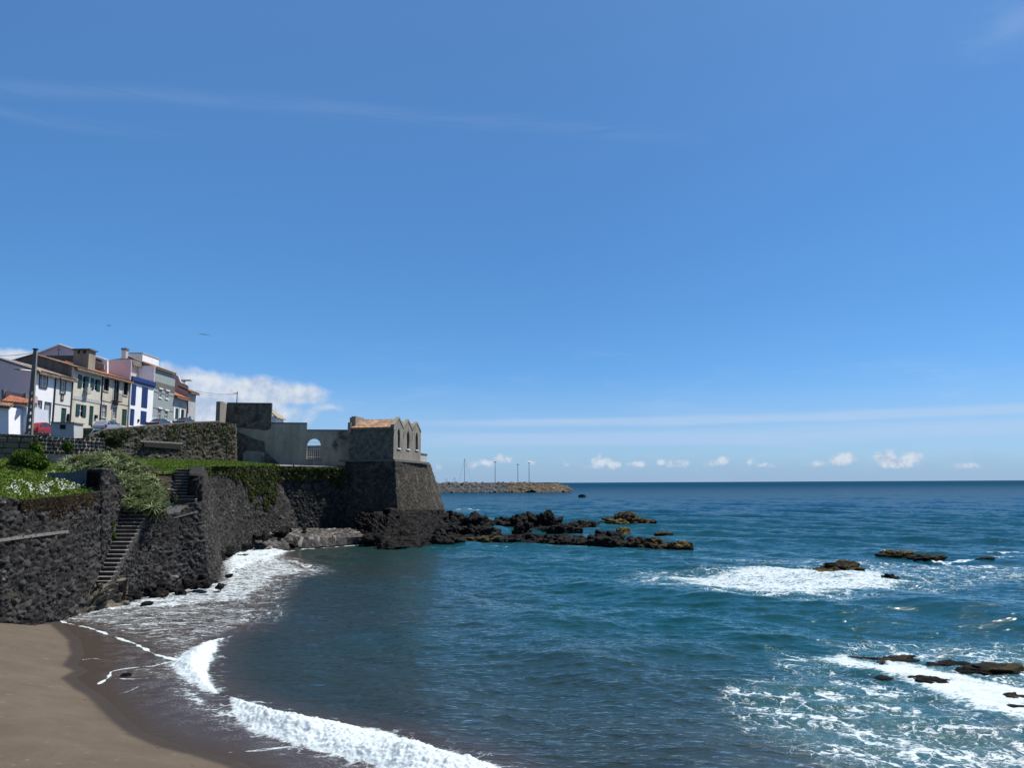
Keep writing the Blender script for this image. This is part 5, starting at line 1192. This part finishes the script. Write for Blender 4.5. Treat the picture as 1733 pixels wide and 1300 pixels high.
for k in range(3):
    b0 = wv*k/3; b1 = wv*(k+1)/3; bm_ = (b0+b1)/2; zz0 = UZ*(ze-zf); zz1 = UZ*(zpk-zf-.05)
    ov = -VV*.15-UZ*.08 if k == 0 else Vector((0,0,0))
    r1 = tile_roof('roof', B0+VV*b0+zz0+UU*.36+ov, B0+VV*b0+zz0+UU*(wu-.25)+ov, B0+VV*bm_+zz1+UU*(wu-.25), B0+VV*bm_+zz1+UU*.36, M['tile_fort'], bd)
    tile_roof('far_slope', B0+VV*b1+zz0+UU*.36, B0+VV*b1+zz0+UU*(wu-.25), B0+VV*bm_+zz1+UU*(wu-.25), B0+VV*bm_+zz1+UU*.36, M['tile_fort'], r1)
mb = MB()   # stepped parapet at the inland end
e_ = B0+UU*(wu-.25); zz = ze-zf
mb.obox(e_-VV*.2+UZ*(zz-.6), UU, VV, UZ, .35, .5, 1.15); mb.obox(e_-UU*.35+VV*.301+UZ*(zz-.2), UU, VV, UZ, .68, .3, 1.35); mb.obox(e_-UU*.3+VV*.602+UZ*(zz-.2), UU, VV, UZ, .55, wv/3-.9, 1.5)
mb.build('parapet', M['cement_l'], bd)
tw = empty('terrace_parapet', B0+VV*(wv+.1), 'short white parapet with a plant at the seaward corner of the bastion', 'parapet')
mb = MB(); q = B0+VV*(wv+.02)-UU*.02; mb.obox(q+UU*.05, VV, UU, UZ, 2.9, .25, .95); mb.build('wall', M['palegrey'], tw); mb = MB(); mb.obox(q-UU*.03+UZ*.951, VV, UU, UZ, 3.0, .4, .1); mb.build('coping', M['cement'], tw)

# ================================================================== HARBOUR
hb = empty('breakwater', (0,500,0), 'long boulder breakwater at the horizon with a low crest wall', 'breakwater')
cols = []
def bwc(px, db, dt_, yt): cols.append((Vector((P(px,830,db).x, db, -1.0)), Vector((P(px,830,dt_).x, dt_, P(px,yt,dt_).z))))
for px in (560,640,730,800,860): bwc(px, 486, 503, 820.6)
o, _ = strip_wall('rock_armour', cols, M['armour'], 6, .55, (2.6,1.9), 1.3, .5, 51, parent=hb, zbot=None, rag=.3)
cols = []
for px, a, b, yt in ((858,487,503,820.6),(900,487,503,820.4),(935,488,504,820.6),(952,490,506,823),(962,500,508,828),(966,512,514,831.5)): bwc(px, a, b, yt)
o, _ = strip_wall('rock_armour', cols, M['armour_tan'], 6, .55, (2.9,2.1), 1.4, .5, 52, parent=hb, zbot=None, rag=.3)
mb = MB(); a = P(795,818.6,508); b = P(945,818.6,508); mb.box(a.x, b.x, 508, 510, 3, 6+.15); mb.build('crest_wall', M['cement'], hb)
mb = MB(); a = P(560,820,507); b = P(796,820,507); mb.box(a.x, b.x, 507, 516, 0, P(650,819.6,507).z); mb.build('quay', M['concrete'], hb)
mb = MB(); a = P(896,818,506); mb.box(a.x, a.x+1.6, 505.5, 507, 4.5, 6.6); mb.build('white_marker', M['white'], hb)
for px, yt, lb in ((838,783,'tallest grey lamp mast on the breakwater, leftmost of three'),(876.5,787,'middle grey lamp mast on the breakwater'),(895.5,784.5,'right hand grey lamp mast on the breakwater beside the white marker')):
    a = P(px,819,511); zt = P(px,yt,511).z; r = empty('lamp_mast', (a.x,511,5), lb, 'lamp mast', 'lamp masts along the breakwater')
    mb = MB(); mb.tube((a.x,511,5), (a.x,511,zt), .24, .15, 8); mb.build('pole', M['metal'], r); mb = MB(); mb.box(a.x-.75, a.x+.75, 510.8, 511.2, zt, zt+.45); mb.build('lamp_head', M['cement'], r)
def boat(px, ytop, lb, L=9, hull=None, mast=True):
    a = P(px,819,520); r = empty('sailing_boat' if mast else 'boat', (a.x,520,3.5), lb, 'boat')
    vs = []; st = [(-1,.15,1.3),(-.7,.8,1.0),(0,1,.9),(.6,.9,1.0),(1,.6,1.1)]
    for (s_, w_, h_) in st:
        x = a.x+s_*L/2; vs += [(x,520-1.3*w_,5.0+h_),(x,520-.7*w_,4.2),(x,520+.7*w_,4.2),(x,520+1.3*w_,5.0+h_)]
    fs = [];
    for i in range(4):
        for j in range(4): fs.append((i*4+j, i*4+(j+1) % 4, i*4+4+(j+1) % 4, i*4+4+j))
    fs += [(0,1,2,3), (16,19,18,17)]; mesh_obj('hull', vs, fs, hull or M['dist_white'], r)
    mb = MB(); mb.box(a.x-L*.1, a.x+L*.22, 519.2, 520.8, 6.0, 7.0); mb.build('cabin', M['dist_white'], r)
    if mast:
        zt = P(px,ytop,520).z; mb = MB(); mb.tube((a.x-.5,520,6), (a.x-.5,520,zt), .20, .14, 6); mb.tube((a.x-.5,520,zt), (a.x+L*.45,520,6), .05, .05, 4); mb.tube((a.x-.5,520,zt), (a.x-L*.45,520,6), .05, .05, 4); mb.build('mast', M['metal'], r)
boat(787.5,776,'white sailing boat with a very tall mast moored behind the breakwater',10)
boat(771,808,'small boat with a dark wheelhouse between the masts in the harbour',7,M['dist_red'])
boat(757.5,810,'white boat with a short mast, second from the left in the harbour',7)
boat(737,806,'reddish boat with a short mast closest to the bastion',7,M['dist_red'])

# ================================================================== STREET THINGS
def utility_pole():
    a = P(49.5,735,66.5); top = P(53.8,592,66.5); r = empty('utility_pole', (a.x,66.5,9.2), 'tall concrete utility pole with a street light arm beside the red car', 'utility pole')
    mb = MB(); zt = top.z
    for s_ in (-1, 1): mb.hexa([(a.x+s_*.22-.07,66.36,9.2),(a.x+s_*.22+.07,66.36,9.2),(a.x+s_*.22+.07,66.64,9.2),(a.x+s_*.22-.07,66.64,9.2),(a.x+s_*.09-.05,66.42,zt),(a.x+s_*.09+.05,66.42,zt),(a.x+s_*.09+.05,66.58,zt),(a.x+s_*.09-.05,66.58,zt)])
    n = 14
    for i in range(n):
        f = i/n; z = 9.4+(zt-9.5)*f; hw = .17*(1-f)+.06*f; h = .32 if i < 8 else (zt-9.5)/n*.95; mb.box(a.x-hw, a.x+hw, 66.43, 66.57, z, z+h)
    mb.build('shaft', M['concrete'], r)
    l0 = P(50,628,66.5); l1 = P(31,625,65.2); mb = MB(); mb.tube((a.x,66.5,l0.z), l1, .035, .03, 6); mb.build('lamp_arm', M['metal'], r)
    mb = MB(); mb.tube(l1-Vector((.35,.02,-.03)), l1+Vector((.2,0,0)), .07, .12, 8); mb.build('lamp_head', M['metal'], r)
    mb = MB(); mb.box(a.x-.18, a.x+.18, 66.35, 66.65, zt+.001, zt+.10); mb.build('cap', M['wire'], r)
    return a.x, zt
xp, ztp = utility_pole()
def cable(name, pts, lb, rad=.022):
    mb = MB()
    for a, b in zip(pts[:-1], pts[1:]): mb.tube(a, b, rad, rad, 5)
    o = mb.build(name, M['wire']); tag(o, lb, 'cable')
def sag(a, b, s_, n=12): return [a.lerp(b, i/n)-UZ*(s_*4*(i/n)*(1-i/n)) for i in range(n+1)]
cable('power_cable', sag(Vector((xp,66.5,ztp-.25)), P(-80,596,60), .3), 'black cable running left out of view from the pole top')
cable('power_cable', sag(Vector((xp,66.5,ztp-.1)), P(60,601,82.5), .3), 'black cable from the pole top to the dark gable behind')
p2 = P(400.5,690,108); mb = MB(); mb.tube((p2.x,108,13), (p2.x,108,P(400.5,662.5,108).z), .09, .06, 8); mb.box(p2.x-.5, p2.x+.1, 107.95, 108.05, P(400,666.5,108).z, P(400,666,108).z+.06)
o = mb.build('wooden_pole', M['concrete']); tag(o, 'thin pole rising behind the tallest fort wall block', 'utility pole')
cable('power_cable', sag(P(331,661.5,yI), Vector((p2.x,108,P(400,666,108).z)), .25), 'thin cable from the end house to the pole behind the fort wall', .02)
cable('power_cable', sag(P(331,664.5,yI), Vector((p2.x,108,P(400,667.5,108).z)), .3), 'lower thin cable from the end house to the pole', .015)

def car(name, label, x, y, paint, L=4.0, Wd=1.7, Hh=1.46, kind='hatch', loc_yaw=0):
    z = sz(y+L/2)+.0; r = empty(name, (x, y, z), label, 'car'); sl_ = .1
    # stations along the length: (y, half width, z low, belt, roof, roof half width)
    if kind == 'hatch': st = [(0,.62,.45,.60,.62,.58),(.04,.80,.28,.88,.90,.70),(.18,.84,.22,.95,1.02,.70),(.55,.85,.20,.95,1.38,.62),(.95,.85,.20,.94,Hh,.60),(1.9,.85,.20,.92,Hh-.01,.62),(2.35,.85,.20,.91,Hh-.10,.62),(2.95,.85,.20,.90,1.0,.68),(3.4,.83,.22,.84,.88,.66),(3.8,.78,.25,.70,.74,.60),(4.0,.62,.34,.52,.55,.5)]
    else: st = [(0,.62,.45,.68,.70,.58),(.05,.80,.28,.90,.94,.70),(.5,.84,.22,.95,1.0,.68),(.95,.85,.20,.95,1.08,.64),(1.5,.85,.20,.94,Hh-.04,.56),(2.1,.85,.20,.92,Hh,.57),(2.6,.85,.20,.91,Hh-.09,.58),(3.25,.85,.20,.90,1.0,.66),(3.7,.83,.22,.84,.87,.66),(4.1,.78,.25,.70,.73,.60),(4.3,.62,.34,.52,.55,.5)]
    k = L/st[-1][0]; vs = []; fs = []
    for (yy, hw, z0, zb, zr_, rw) in st:
        hw *= Wd/1.7; rw *= Wd/1.7
        ring = [(-hw*.92,z0),(hw*.92,z0),(hw,z0+.18),(hw,zb-.08),(hw*.97,zb),(rw,zr_-.03),(rw*.8,zr_),(-rw*.8,zr_),(-rw,zr_-.03),(-hw*.97,zb),(-hw,zb-.08),(-hw,z0+.18)]
        vs += [(x+a, y+yy*k, z+b+yy*k*sl_-L*sl_/2) for a, b in ring]
    n = 12
    for i in range(len(st)-1):
        for j in range(n): fs.append((i*n+j, i*n+(j+1) % n, (i+1)*n+(j+1) % n, (i+1)*n+j))
    fs += [tuple(range(n)), tuple(range((len(st)-1)*n, len(st)*n))[::-1]]
    body = mesh_obj('body', vs, fs, paint, r, smooth=False)
    g = lambda i, j: Vector(vs[i*n+j])
    def glass(i0, i1, side, e=.012):
        j0, j1 = (4, 5) if side > 0 else (9, 8); a, b, c, d = g(i0,j0), g(i1,j0), g(i1,j1), g(i0,j1)
        cc = (a+b+c+d)/4; nrm = Vector((side*1,0,.35)).normalized()
        return [cc+(q-cc)*.86+nrm*e for q in (a,b,c,d)]
    mb = MB(); rng_ = ((2,4),(4,5),(5,6),(6,7)) if kind == 'hatch' else ((3,4),(4,5),(5,6),(6,7))
    for s_ in (-1, 1):
        for (i0, i1) in rng_: mb.poly(glass(i0, i1, s_))
    mb.build('side_window', M['glass'], body)
    for (ia, ib, nm) in ((2,4,'rear_window') if kind == 'hatch' else (3,4,'rear_window'), (6,7,'windscreen')):
        a, b, c, d = g(ia,5), g(ib,6), g(ib,7), g(ia,8); cc = (a+b+c+d)/4; up = Vector((0,-.6 if nm == 'rear_window' else .6,.8)); MB().poly([cc+(q-cc)*.88+up*.02 for q in (a,b,c,d)]).build(nm, M['glass'], body)
    for s_ in (-1, 1):
        for (yy, nm) in ((.75, 'wheel'), (L-.8, 'wheel')):
            zc = z+.31+yy*sl_-L*sl_/2; xc = x+s_*(Wd/2-.08); mb = MB(); mb.tube((xc-.10,y+yy,zc), (xc+.10,y+yy,zc), .31, .31, 18); wh = mb.build(nm, M['rubber'], r); mb = MB(); mb.tube((xc+s_*.08,y+yy,zc), (xc+s_*.115,y+yy,zc), .20, .18, 12); mb.build('rim', M['metal'], wh)
        mb = MB(); zc = z-L*sl_/2; mb.hexa([(x+s_*Wd*.46-.1,y+.0,zc+.72),(x+s_*Wd*.46+.1,y+.03,zc+.72),(x+s_*Wd*.46+.08,y+.22,zc+.72),(x+s_*Wd*.46-.1,y+.2,zc+.72),(x+s_*Wd*.46-.12,y+.05,zc+1.02),(x+s_*Wd*.46+.06,y+.10,zc+1.02),(x+s_*Wd*.46+.05,y+.28,zc+1.0),(x+s_*Wd*.46-.12,y+.26,zc+1.0)]); mb.build('tail_lamp', M['lampred'], body)
        mb = MB(); mb.box(x+s_*Wd*.36-.12, x+s_*Wd*.36+.12, y+L-.12, y+L+.01, z+L*sl_/2+.5, z+L*sl_/2+.66); mb.build('headlight', M['lampclear'], body)
        mb = MB(); mb.box(x+s_*(Wd/2+.06)-.07, x+s_*(Wd/2+.06)+.07, y+L*.66, y+L*.69, z+.95+L*.16*sl_, z+1.08+L*.16*sl_); mb.build('wing_mirror', paint, body)
    mb = MB(); zc = z-L*sl_/2; mb.box(x-.27, x+.27, y-.012, y+.03, zc+.47, zc+.58); mb.build('number_plate', M['white'], body)
    return r
car('parked_car', 'red hatchback parked beside the utility pole', -46.9, 74.6, M['red_car'], 3.7)
car('parked_car', 'silver hatchback parked in front of the sand coloured house', -45.5, 84.5, M['silver'], 4.0)
car('parked_car', 'slate blue saloon parked in front of the grey green house', -46.2, 98.5, M['car_blue'], 4.3, 1.7, 1.42, 'saloon')
car('parked_car', 'slate blue saloon parked furthest up the street', -46.6, 107.2, M['car_blue'], 4.3, 1.7, 1.42, 'saloon')
# electrical cabinet
tr = empty('utility_cabinet', P(105,739,64.5), 'pale grey concrete utility cabinet with a dark vent, beside the green container', 'cabinet')
fp([(85.5,742),(125,742),(125,715.5),(86,715)], 64.6, 1.4, 'body', M['palegrey'], tr); fp([(101.5,726.3),(110.5,726.3),(110.5,718.8),(101.5,718.8)], 64.55, .05, 'vent', M['dark'], tr); fp([(84.5,715.8),(126,716.3),(126,714.6),(84.5,714)], 64.5, 1.6, 'lid', M['concrete'], tr)
# green waste container lying behind the wall
gb = empty('waste_container', P(135,742,66), 'long dark green waste container behind the block wall', 'waste container')
a = P(116,738,66.2); b = P(156,738,66.2); mb = MB(); zt = P(135,728,66.2).z
mb.hexa([(a.x+.12,66.3,a.z-.5),(b.x-.15,66.3,a.z-.5),(b.x-.15,67.3,a.z-.5),(a.x+.12,67.3,a.z-.5),(a.x,66.2,zt),(b.x,66.2,zt),(b.x,67.4,zt),(a.x,67.4,zt)]); mb.build('bin_body', M['bin'], gb)
mb = MB(); mb.hexa([(a.x-.05,66.15,zt+.002),(b.x+.05,66.15,zt+.002),(b.x+.05,67.45,zt+.002),(a.x-.05,67.45,zt+.002),(a.x+.1,66.3,zt+.18),(b.x-.1,66.3,zt+.18),(b.x-.1,67.3,zt+.18),(a.x+.1,67.3,zt+.18)]); mb.build('bin_lid', M['bin'], gb)
mb = MB(); mb.tube(P(151,738,66), P(159,727,66), .05, .05, 6); o = mb.build('leaning_bar', M['white']); tag(o, 'short white bar leaning at the right end of the green container', 'bar')
mb = MB(); q = P(42,730,67); r_ = P(84,730,67); mb.hexa([(q.x,67,q.z-.3),(r_.x,67,q.z-.4),(r_.x,68,q.z-.4),(q.x,68,q.z-.3),(q.x,67,q.z-.08),(r_.x,67,q.z-.18),(r_.x,68,q.z-.18),(q.x,68,q.z-.08)]); o = mb.build('low_slab', M['concrete']); tag(o, 'low concrete slab at the foot of the utility pole', 'slab')

# birds
def bird(px, py, d, span, mat, lb, yaw, dih):
    c = P(px, py, d); Rz = Matrix.Rotation(yaw, 3, 'Z'); r = empty('bird', c, lb, 'bird'); vs = []; fs = []
    st = [(-.5,.012,.0),(-.42,.05,0),(-.25,.09,0),(0,.11,0),(.22,.09,.01),(.34,.055,.03),(.42,.05,.04),(.50,.035,.035),(.58,.008,.02)]; n = 8
    for (yy, rad, zz) in st:
        for i in range(n): q = 2*math.pi*i/n; vs.append(c+Rz @ Vector((math.cos(q)*rad*span*.42, yy*span*.5, (zz+math.sin(q)*rad*.85*.42)*span)))
    for i in range(len(st)-1):
        for j in range(n): fs.append((i*n+j, i*n+(j+1) % n, (i+1)*n+(j+1) % n, (i+1)*n+j))
    body = mesh_obj('body', vs, fs, mat, r, smooth=True)
    for s_, dh in ((-1, dih[0]), (1, dih[1])):
        pts = [(0,.09,-.10),(.22,.13,-.10),(.40,.05,-.09),(.5,-.06,-.085)]; tr_ = [(0,-.12),(.22,-.07),(.38,-.08),(.5,-.09)]
        top = [c+Rz @ Vector((s_*a*span, b*span, (.03+a*dh-(a*a*.5))*span)) for (a, b, _) in pts]; bot = [c+Rz @ Vector((s_*a*span, b*span, (.03+a*dh-(a*a*.5))*span)) for (a, b) in tr_]
        v = top+bot+[q-UZ*.012*span for q in top+bot]; f = []
        for i in range(3): f += [(i,i+1,5+i,4+i), (8+i,12+i,13+i,9+i), (i,8+i,9+i,i+1), (4+i,5+i,13+i,12+i)]
        f += [(0,4,12,8), (3,11,15,7)]; mesh_obj('wing', v, f, mat, body)
    v = [c+Rz @ Vector(q)*span for q in ((-.03,-.22,0),(.03,-.22,0),(.07,-.34,0),(-.07,-.34,0),(-.03,-.22,-.012),(.03,-.22,-.012),(.07,-.34,-.012),(-.07,-.34,-.012))]
    mesh_obj('tail', v, [(0,1,2,3),(7,6,5,4),(0,4,5,1),(1,5,6,2),(2,6,7,3),(3,7,4,0)], mat, body)
bird(184.5, 551.5, 70, .62, M['bird_dark'], 'dark bird gliding high above the houses', R(60), (.25,.7))
bird(346, 566.5, 80, 1.15, M['bird_white'], 'white gull with grey wings flying over the end of the street', R(20), (.2,.0))

# ================================================================== PLANTS
def leaf_cloud(name, mat, centers, size, seed, flat=.35, parent=None, elong=1.7):
    r = np.random.default_rng(seed); C_ = np.asarray(centers); n = len(C_)
    d1 = r.normal(size=(n,3)); d1 /= np.linalg.norm(d1, axis=1, keepdims=True); d2 = r.normal(size=(n,3)); d2[:, 2] *= flat; d2 = np.cross(d1, d2); d2 /= np.linalg.norm(d2, axis=1, keepdims=True)+1e-9
    s_ = size*r.uniform(.6, 1.3, (n,1)); a = d1*s_*elong*.5; b = d2*s_*.5; up = np.cross(d1, d2)*s_*.12
    V = np.stack([C_-a, C_+b+up, C_+a, C_-b+up], 1).reshape(-1, 3)
    return mesh_obj(name, V, np.arange(4*n).reshape(-1, 4), mat, parent)
def bush(name, label, c, rad, n, leaf, mat, seed, lobes=7):
    r = np.random.default_rng(seed); root = empty(name, (c[0],c[1],c[2]-rad[2]*.8), label, 'shrub'); pts = []
    L_ = [(np.array([0,0,0]), 1.0)]+[(r.uniform(-1,1,3)*np.array([.7,.6,.65]), r.uniform(.35,.6)) for _ in range(lobes)]
    for (o_, s_) in L_:
        k = int(n*s_/sum(q[1] for q in L_)); d = r.normal(size=(k,3)); d /= np.linalg.norm(d, axis=1, keepdims=True); rr = r.uniform(.55,1.02,(k,1))*s_*.8
        pts.append((o_+d*rr)*np.array(rad)+np.array(c))
    pts = np.concatenate(pts); leaf_cloud('foliage', mat, pts, leaf, seed, parent=root)
    mb = MB(); base = Vector((c[0],c[1],c[2]-rad[2]))
    for k in range(9): q = Vector(pts[r.integers(len(pts))]); mb.tube(base, base.lerp(q, .85), .045, .012, 5)
    mb.build('stem', M['bark'], root)
c = P(44,783,44.5); bush('shrub', 'dense bright green shrub at the left, below the block wall', (c.x,c.y,c.z-.1), (1.15,1.1,1.05), 6500, .12, M['leaf'], 1, 10)
c = P(62,762,46.5); bush('shrub', 'pointed top shrub rising just behind the dense one', (c.x,c.y,c.z), (.5,.5,.65), 1500, .12, M['leaf'], 2, 4)
c = P(14,800,41.5); bush('shrub', 'low dark shrub at the left edge of the flower bank', (c.x,c.y,c.z), (1.0,.8,.45), 2000, .11, M['leaf_dark'], 3, 6)
c = P(182,900,42.6); bush('shrub', 'small leafy plant hanging on the wall beside the lower steps', (c.x+.35,c.y-.9,c.z), (.42,.35,.62), 1300, .12, M['leaf'], 4, 5)
c = P(117,757,59.5); bush('climbing_plant', 'little green climber on the block wall with gaps', (c.x,c.y-.2,c.z), (.45,.2,.6), 500, .13, M['leaf'], 5, 3)
c = P(190,742,67.5); bush('climbing_plant', 'yellow green growth where the block wall meets the long retaining wall', (c.x,c.y-.1,c.z), (1.6,.35,.85), 900, .14, M['leaf_dark'], 6, 6)
c = P(262,852,46.0); bush('shrub', 'grass tuft growing on the stair landing', (c.x,c.y,c.z+.05), (.55,.35,.18), 900, .10, M['groundcover'], 7, 3)
c = P(714,782,97.5); bush('shrub', 'tiny green plant on the corner of the bastion', (c.x,c.y,c.z), (.5,.4,.3), 250, .12, M['leaf'], 8, 2)
# spiky rosettes
def rosette_mesh(seed):
    r = random.Random(seed); vs = []; fs = []; n = 30
    for i in range(n):
        az_ = i*2.39996+r.uniform(-.2,.2); el0 = .15+1.15*(i/n)+r.uniform(-.1,.1); L_ = r.uniform(.34,.50)*(1-.2*i/n); cx = math.cos(az_); cy = math.sin(az_); w0 = .030; k0 = len(vs); p = Vector((0,0,.05)); e = el0
        for s_ in range(5):
            f = s_/4; wd = w0*(1-f**1.5)+.002; side = Vector((-cy,cx,0))*wd; lift = Vector((0,0,wd*.6)); vs += [p-side+lift, p, p+side+lift]
            e -= .16+.08*r.random(); p = p+Vector((cx*math.cos(e),cy*math.cos(e),math.sin(e)))*L_/4
        for s_ in range(4):
            a = k0+s_*3; fs += [(a,a+1,a+4,a+3),(a+1,a+2,a+5,a+4)]
    me = bpy.data.meshes.new('rosette'); me.from_pydata([tuple(v) for v in vs], [], fs); me.materials.append(M['agave']); return me
rm = [rosette_mesh(i) for i in range(4)]
rp = random.Random(4)
poly = [(96,797),(112,782),(135,771),(165,766),(200,768),(232,783),(248,800),(262,815),(276,838),(274,858),(255,864),(232,860),(205,858),(184,846),(181,795),(150,790),(120,797)]
def inside(x, y, pl_):
    c = False; n = len(pl_)
    for i in range(n):
        x1, y1 = pl_[i]; x2, y2 = pl_[(i+1) % n]
        if (y1 > y) != (y2 > y) and x < (x2-x1)*(y-y1)/(y2-y1)+x1: c = not c
    return c
pts_ = []; tries = 0
while len(pts_) < 105 and tries < 30000:
    tries += 1; x = rp.uniform(94,278); y = rp.uniform(764,866)
    if inside(x, y, poly) and all((x-a)**2+((y-b)*1.25)**2 > 105 for a, b in pts_): pts_.append((x, y))
cores = []
for k, (x, y) in enumerate(sorted(pts_, key=lambda q: q[1])):
    d = 43.3+(866-y)/102*5.4+(0 if x > 184 else .4); q = P(x, y, d); cores.append(q)
    o = bpy.data.objects.new('agave_rosette', rm[k % 4]); COL.objects.link(o); o.location = q+Vector((0,0,-.08)); s_ = rp.uniform(1.1,1.7); o.scale = (s_,s_,s_); o.rotation_euler = (R(28)+rp.uniform(-.3,.3), rp.uniform(-.3,.3), rp.uniform(0,6.28)); 
    tag(o, 'silvery green spiky rosette in the clump spilling over beside the stairs', 'plant', 'spiky rosettes beside the stairs')
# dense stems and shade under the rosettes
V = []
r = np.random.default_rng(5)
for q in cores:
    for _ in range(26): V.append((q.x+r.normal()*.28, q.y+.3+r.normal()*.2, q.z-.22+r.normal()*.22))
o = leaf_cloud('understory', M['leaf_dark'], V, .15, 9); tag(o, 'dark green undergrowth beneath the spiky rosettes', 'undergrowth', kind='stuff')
# ground cover, daisies, hanging growth, grass blades
def bank_pt(a, b):
    n, m = bank.shape[:2]; i = min(n-1, int(a*(n-1))); j = min(m-1, int(b*(m-1))); return bank[i, j]
V = []; r = np.random.default_rng(6)
for _ in range(26000): a = r.random()**1.3*.8; q = bank_pt(a, r.random()); V.append((q[0]+r.normal()*.06, q[1]+r.normal()*.06, q[2]+abs(r.normal())*.07+.02))
o = leaf_cloud('ground_cover', M['groundcover'], V, .085, 10, 1.0); tag(o, 'bright green ground cover on the bank above the left wall', 'ground cover', kind='stuff')
from mathutils.bvhtree import BVHTree
def bvh(o): dg = o.data; return BVHTree.FromPolygons([o.matrix_basis @ v.co for v in dg.vertices], [tuple(p.vertices) for p in dg.polygons])
bk = bvh(oK)
def hit(b_, px, py): v = ray(px, py).normalized(); return b_.ray_cast(CAM, v)[0]
fl = [(5,838),(20,822),(35,818),(60,826),(78,818),(76,806),(92,802),(120,812),(142,822),(160,832),(170,836),(130,838),(110,834),(90,842),(60,843),(30,846)]
V = []; fs = []; rr = random.Random(8); cnt = 0; tries = 0
while cnt < 520 and tries < 20000:
    tries += 1; px = rr.uniform(2,172); py = rr.uniform(800,848)
    if not inside(px, py, fl) or mnoise.noise(Vector((px*.06, py*.09, 3))) < -.12+.25*rr.random(): continue
    q = hit(bk, px, py)
    if q is None: continue
    cnt += 1; q = q+Vector((0,0,.10+rr.random()*.12)); rad = rr.uniform(.022,.045); nrm = Vector((rr.uniform(-.5,.5), -.8+rr.uniform(-.3,.3), .8)).normalized(); e1 = nrm.cross(UZ).normalized(); e2 = nrm.cross(e1); k = len(V)
    V.append(q+nrm*.01)
    for i in range(10): g_ = 2*math.pi*i/10; rd = rad*(1 if i % 2 else .75); V.append(q+e1*math.cos(g_)*rd+e2*math.sin(g_)*rd)
    for i in range(10): fs.append((k, k+1+i, k+1+(i+1) % 10))
o = mesh_obj('daisies', V, fs, M['petal']); tag(o, 'drift of white daisies flowering on the green bank', 'flowers', kind='stuff')
# brown growth hanging over the left wall
V = []; r = np.random.default_rng(11)
for _ in range(5200):
    px = r.uniform(35, 172); t0 = 849-(px-35)*.11; q = P(px, t0+abs(r.normal())*16*(.15+vnoise(np.array([px*.13]), np.array([1.]))[0]**1.5), np.interp(px, [35,110,172], [33.6,36.7,40.6])-.12); V.append(tuple(q))
o = leaf_cloud('hanging_growth', M['dry'], V, .09, 12, 1.0, elong=2.4); tag(o, 'dry brown growth hanging over the top of the left wall', 'dry growth', kind='stuff')
# ivy on the tall sea wall
wb_ = bvh(oC); V = []; r = np.random.default_rng(13); tries = 0
while len(V) < 10500 and tries < 90000:
    tries += 1; px = r.uniform(350, 583); py = r.uniform(786, 862)
    lim = 800+np.interp(px, [350,390,415,430,462,470,500,540,583], [2,6,26,52,56,18,14,14,18])*(0.5+.9*vnoise(np.array([px*.12]), np.array([py*.05]))[0])
    if py > lim or vnoise(np.array([px*.2]), np.array([py*.25]), 3)[0] < .40: continue
    q = hit(wb_, px, py)
    if q is not None: V.append((q.x+abs(r.normal())*.10, q.y-abs(r.normal())*.16, q.z+r.normal()*.05))
o = leaf_cloud('ivy', M['leaf_dark'], V, .15, 14, 1.0); tag(o, 'green creeper covering the top of the tall sea wall', 'ivy', kind='stuff')
wg = bvh(oG); V = []; tries = 0
while len(V) < 1500 and tries < 60000:
    tries += 1; px = r.uniform(150, 397); py = r.uniform(716, 765)
    if vnoise(np.array([px*.09]), np.array([py*.10]), 7)[0] < .60-(.30 if px > 345 and py < 745 else 0)-(.1 if py < 730 else 0): continue
    q = hit(wg, px, py)
    if q is not None: V.append((q.x+abs(r.normal())*.05, q.y-abs(r.normal())*.10, q.z+r.normal()*.05))
o = leaf_cloud('wall_growth', M['olive'], V, .13, 15, 1.0); tag(o, 'patchy creeper growing on the long retaining wall', 'creeper', kind='stuff')
# short grass blades on the terrace
V = []
for _ in range(22000):
    n, m = terr.shape[:2]; q = terr[r.integers(n), r.integers(m)]; V.append((q[0]+r.normal()*.2, q[1]+r.normal()*.2, q[2]+.06))
o = leaf_cloud('grass', M['groundcover'], V, .10, 16, .4); tag(o, 'short green grass on the terrace below the retaining wall', 'grass', kind='stuff')
V = []
for _ in range(3000):
    px = r.uniform(96, 200); q = P(px, np.interp(px, [96,140,200], [800,795,790])+r.normal()*2, 43+r.random()*3)
print('total', time.time()-T0)
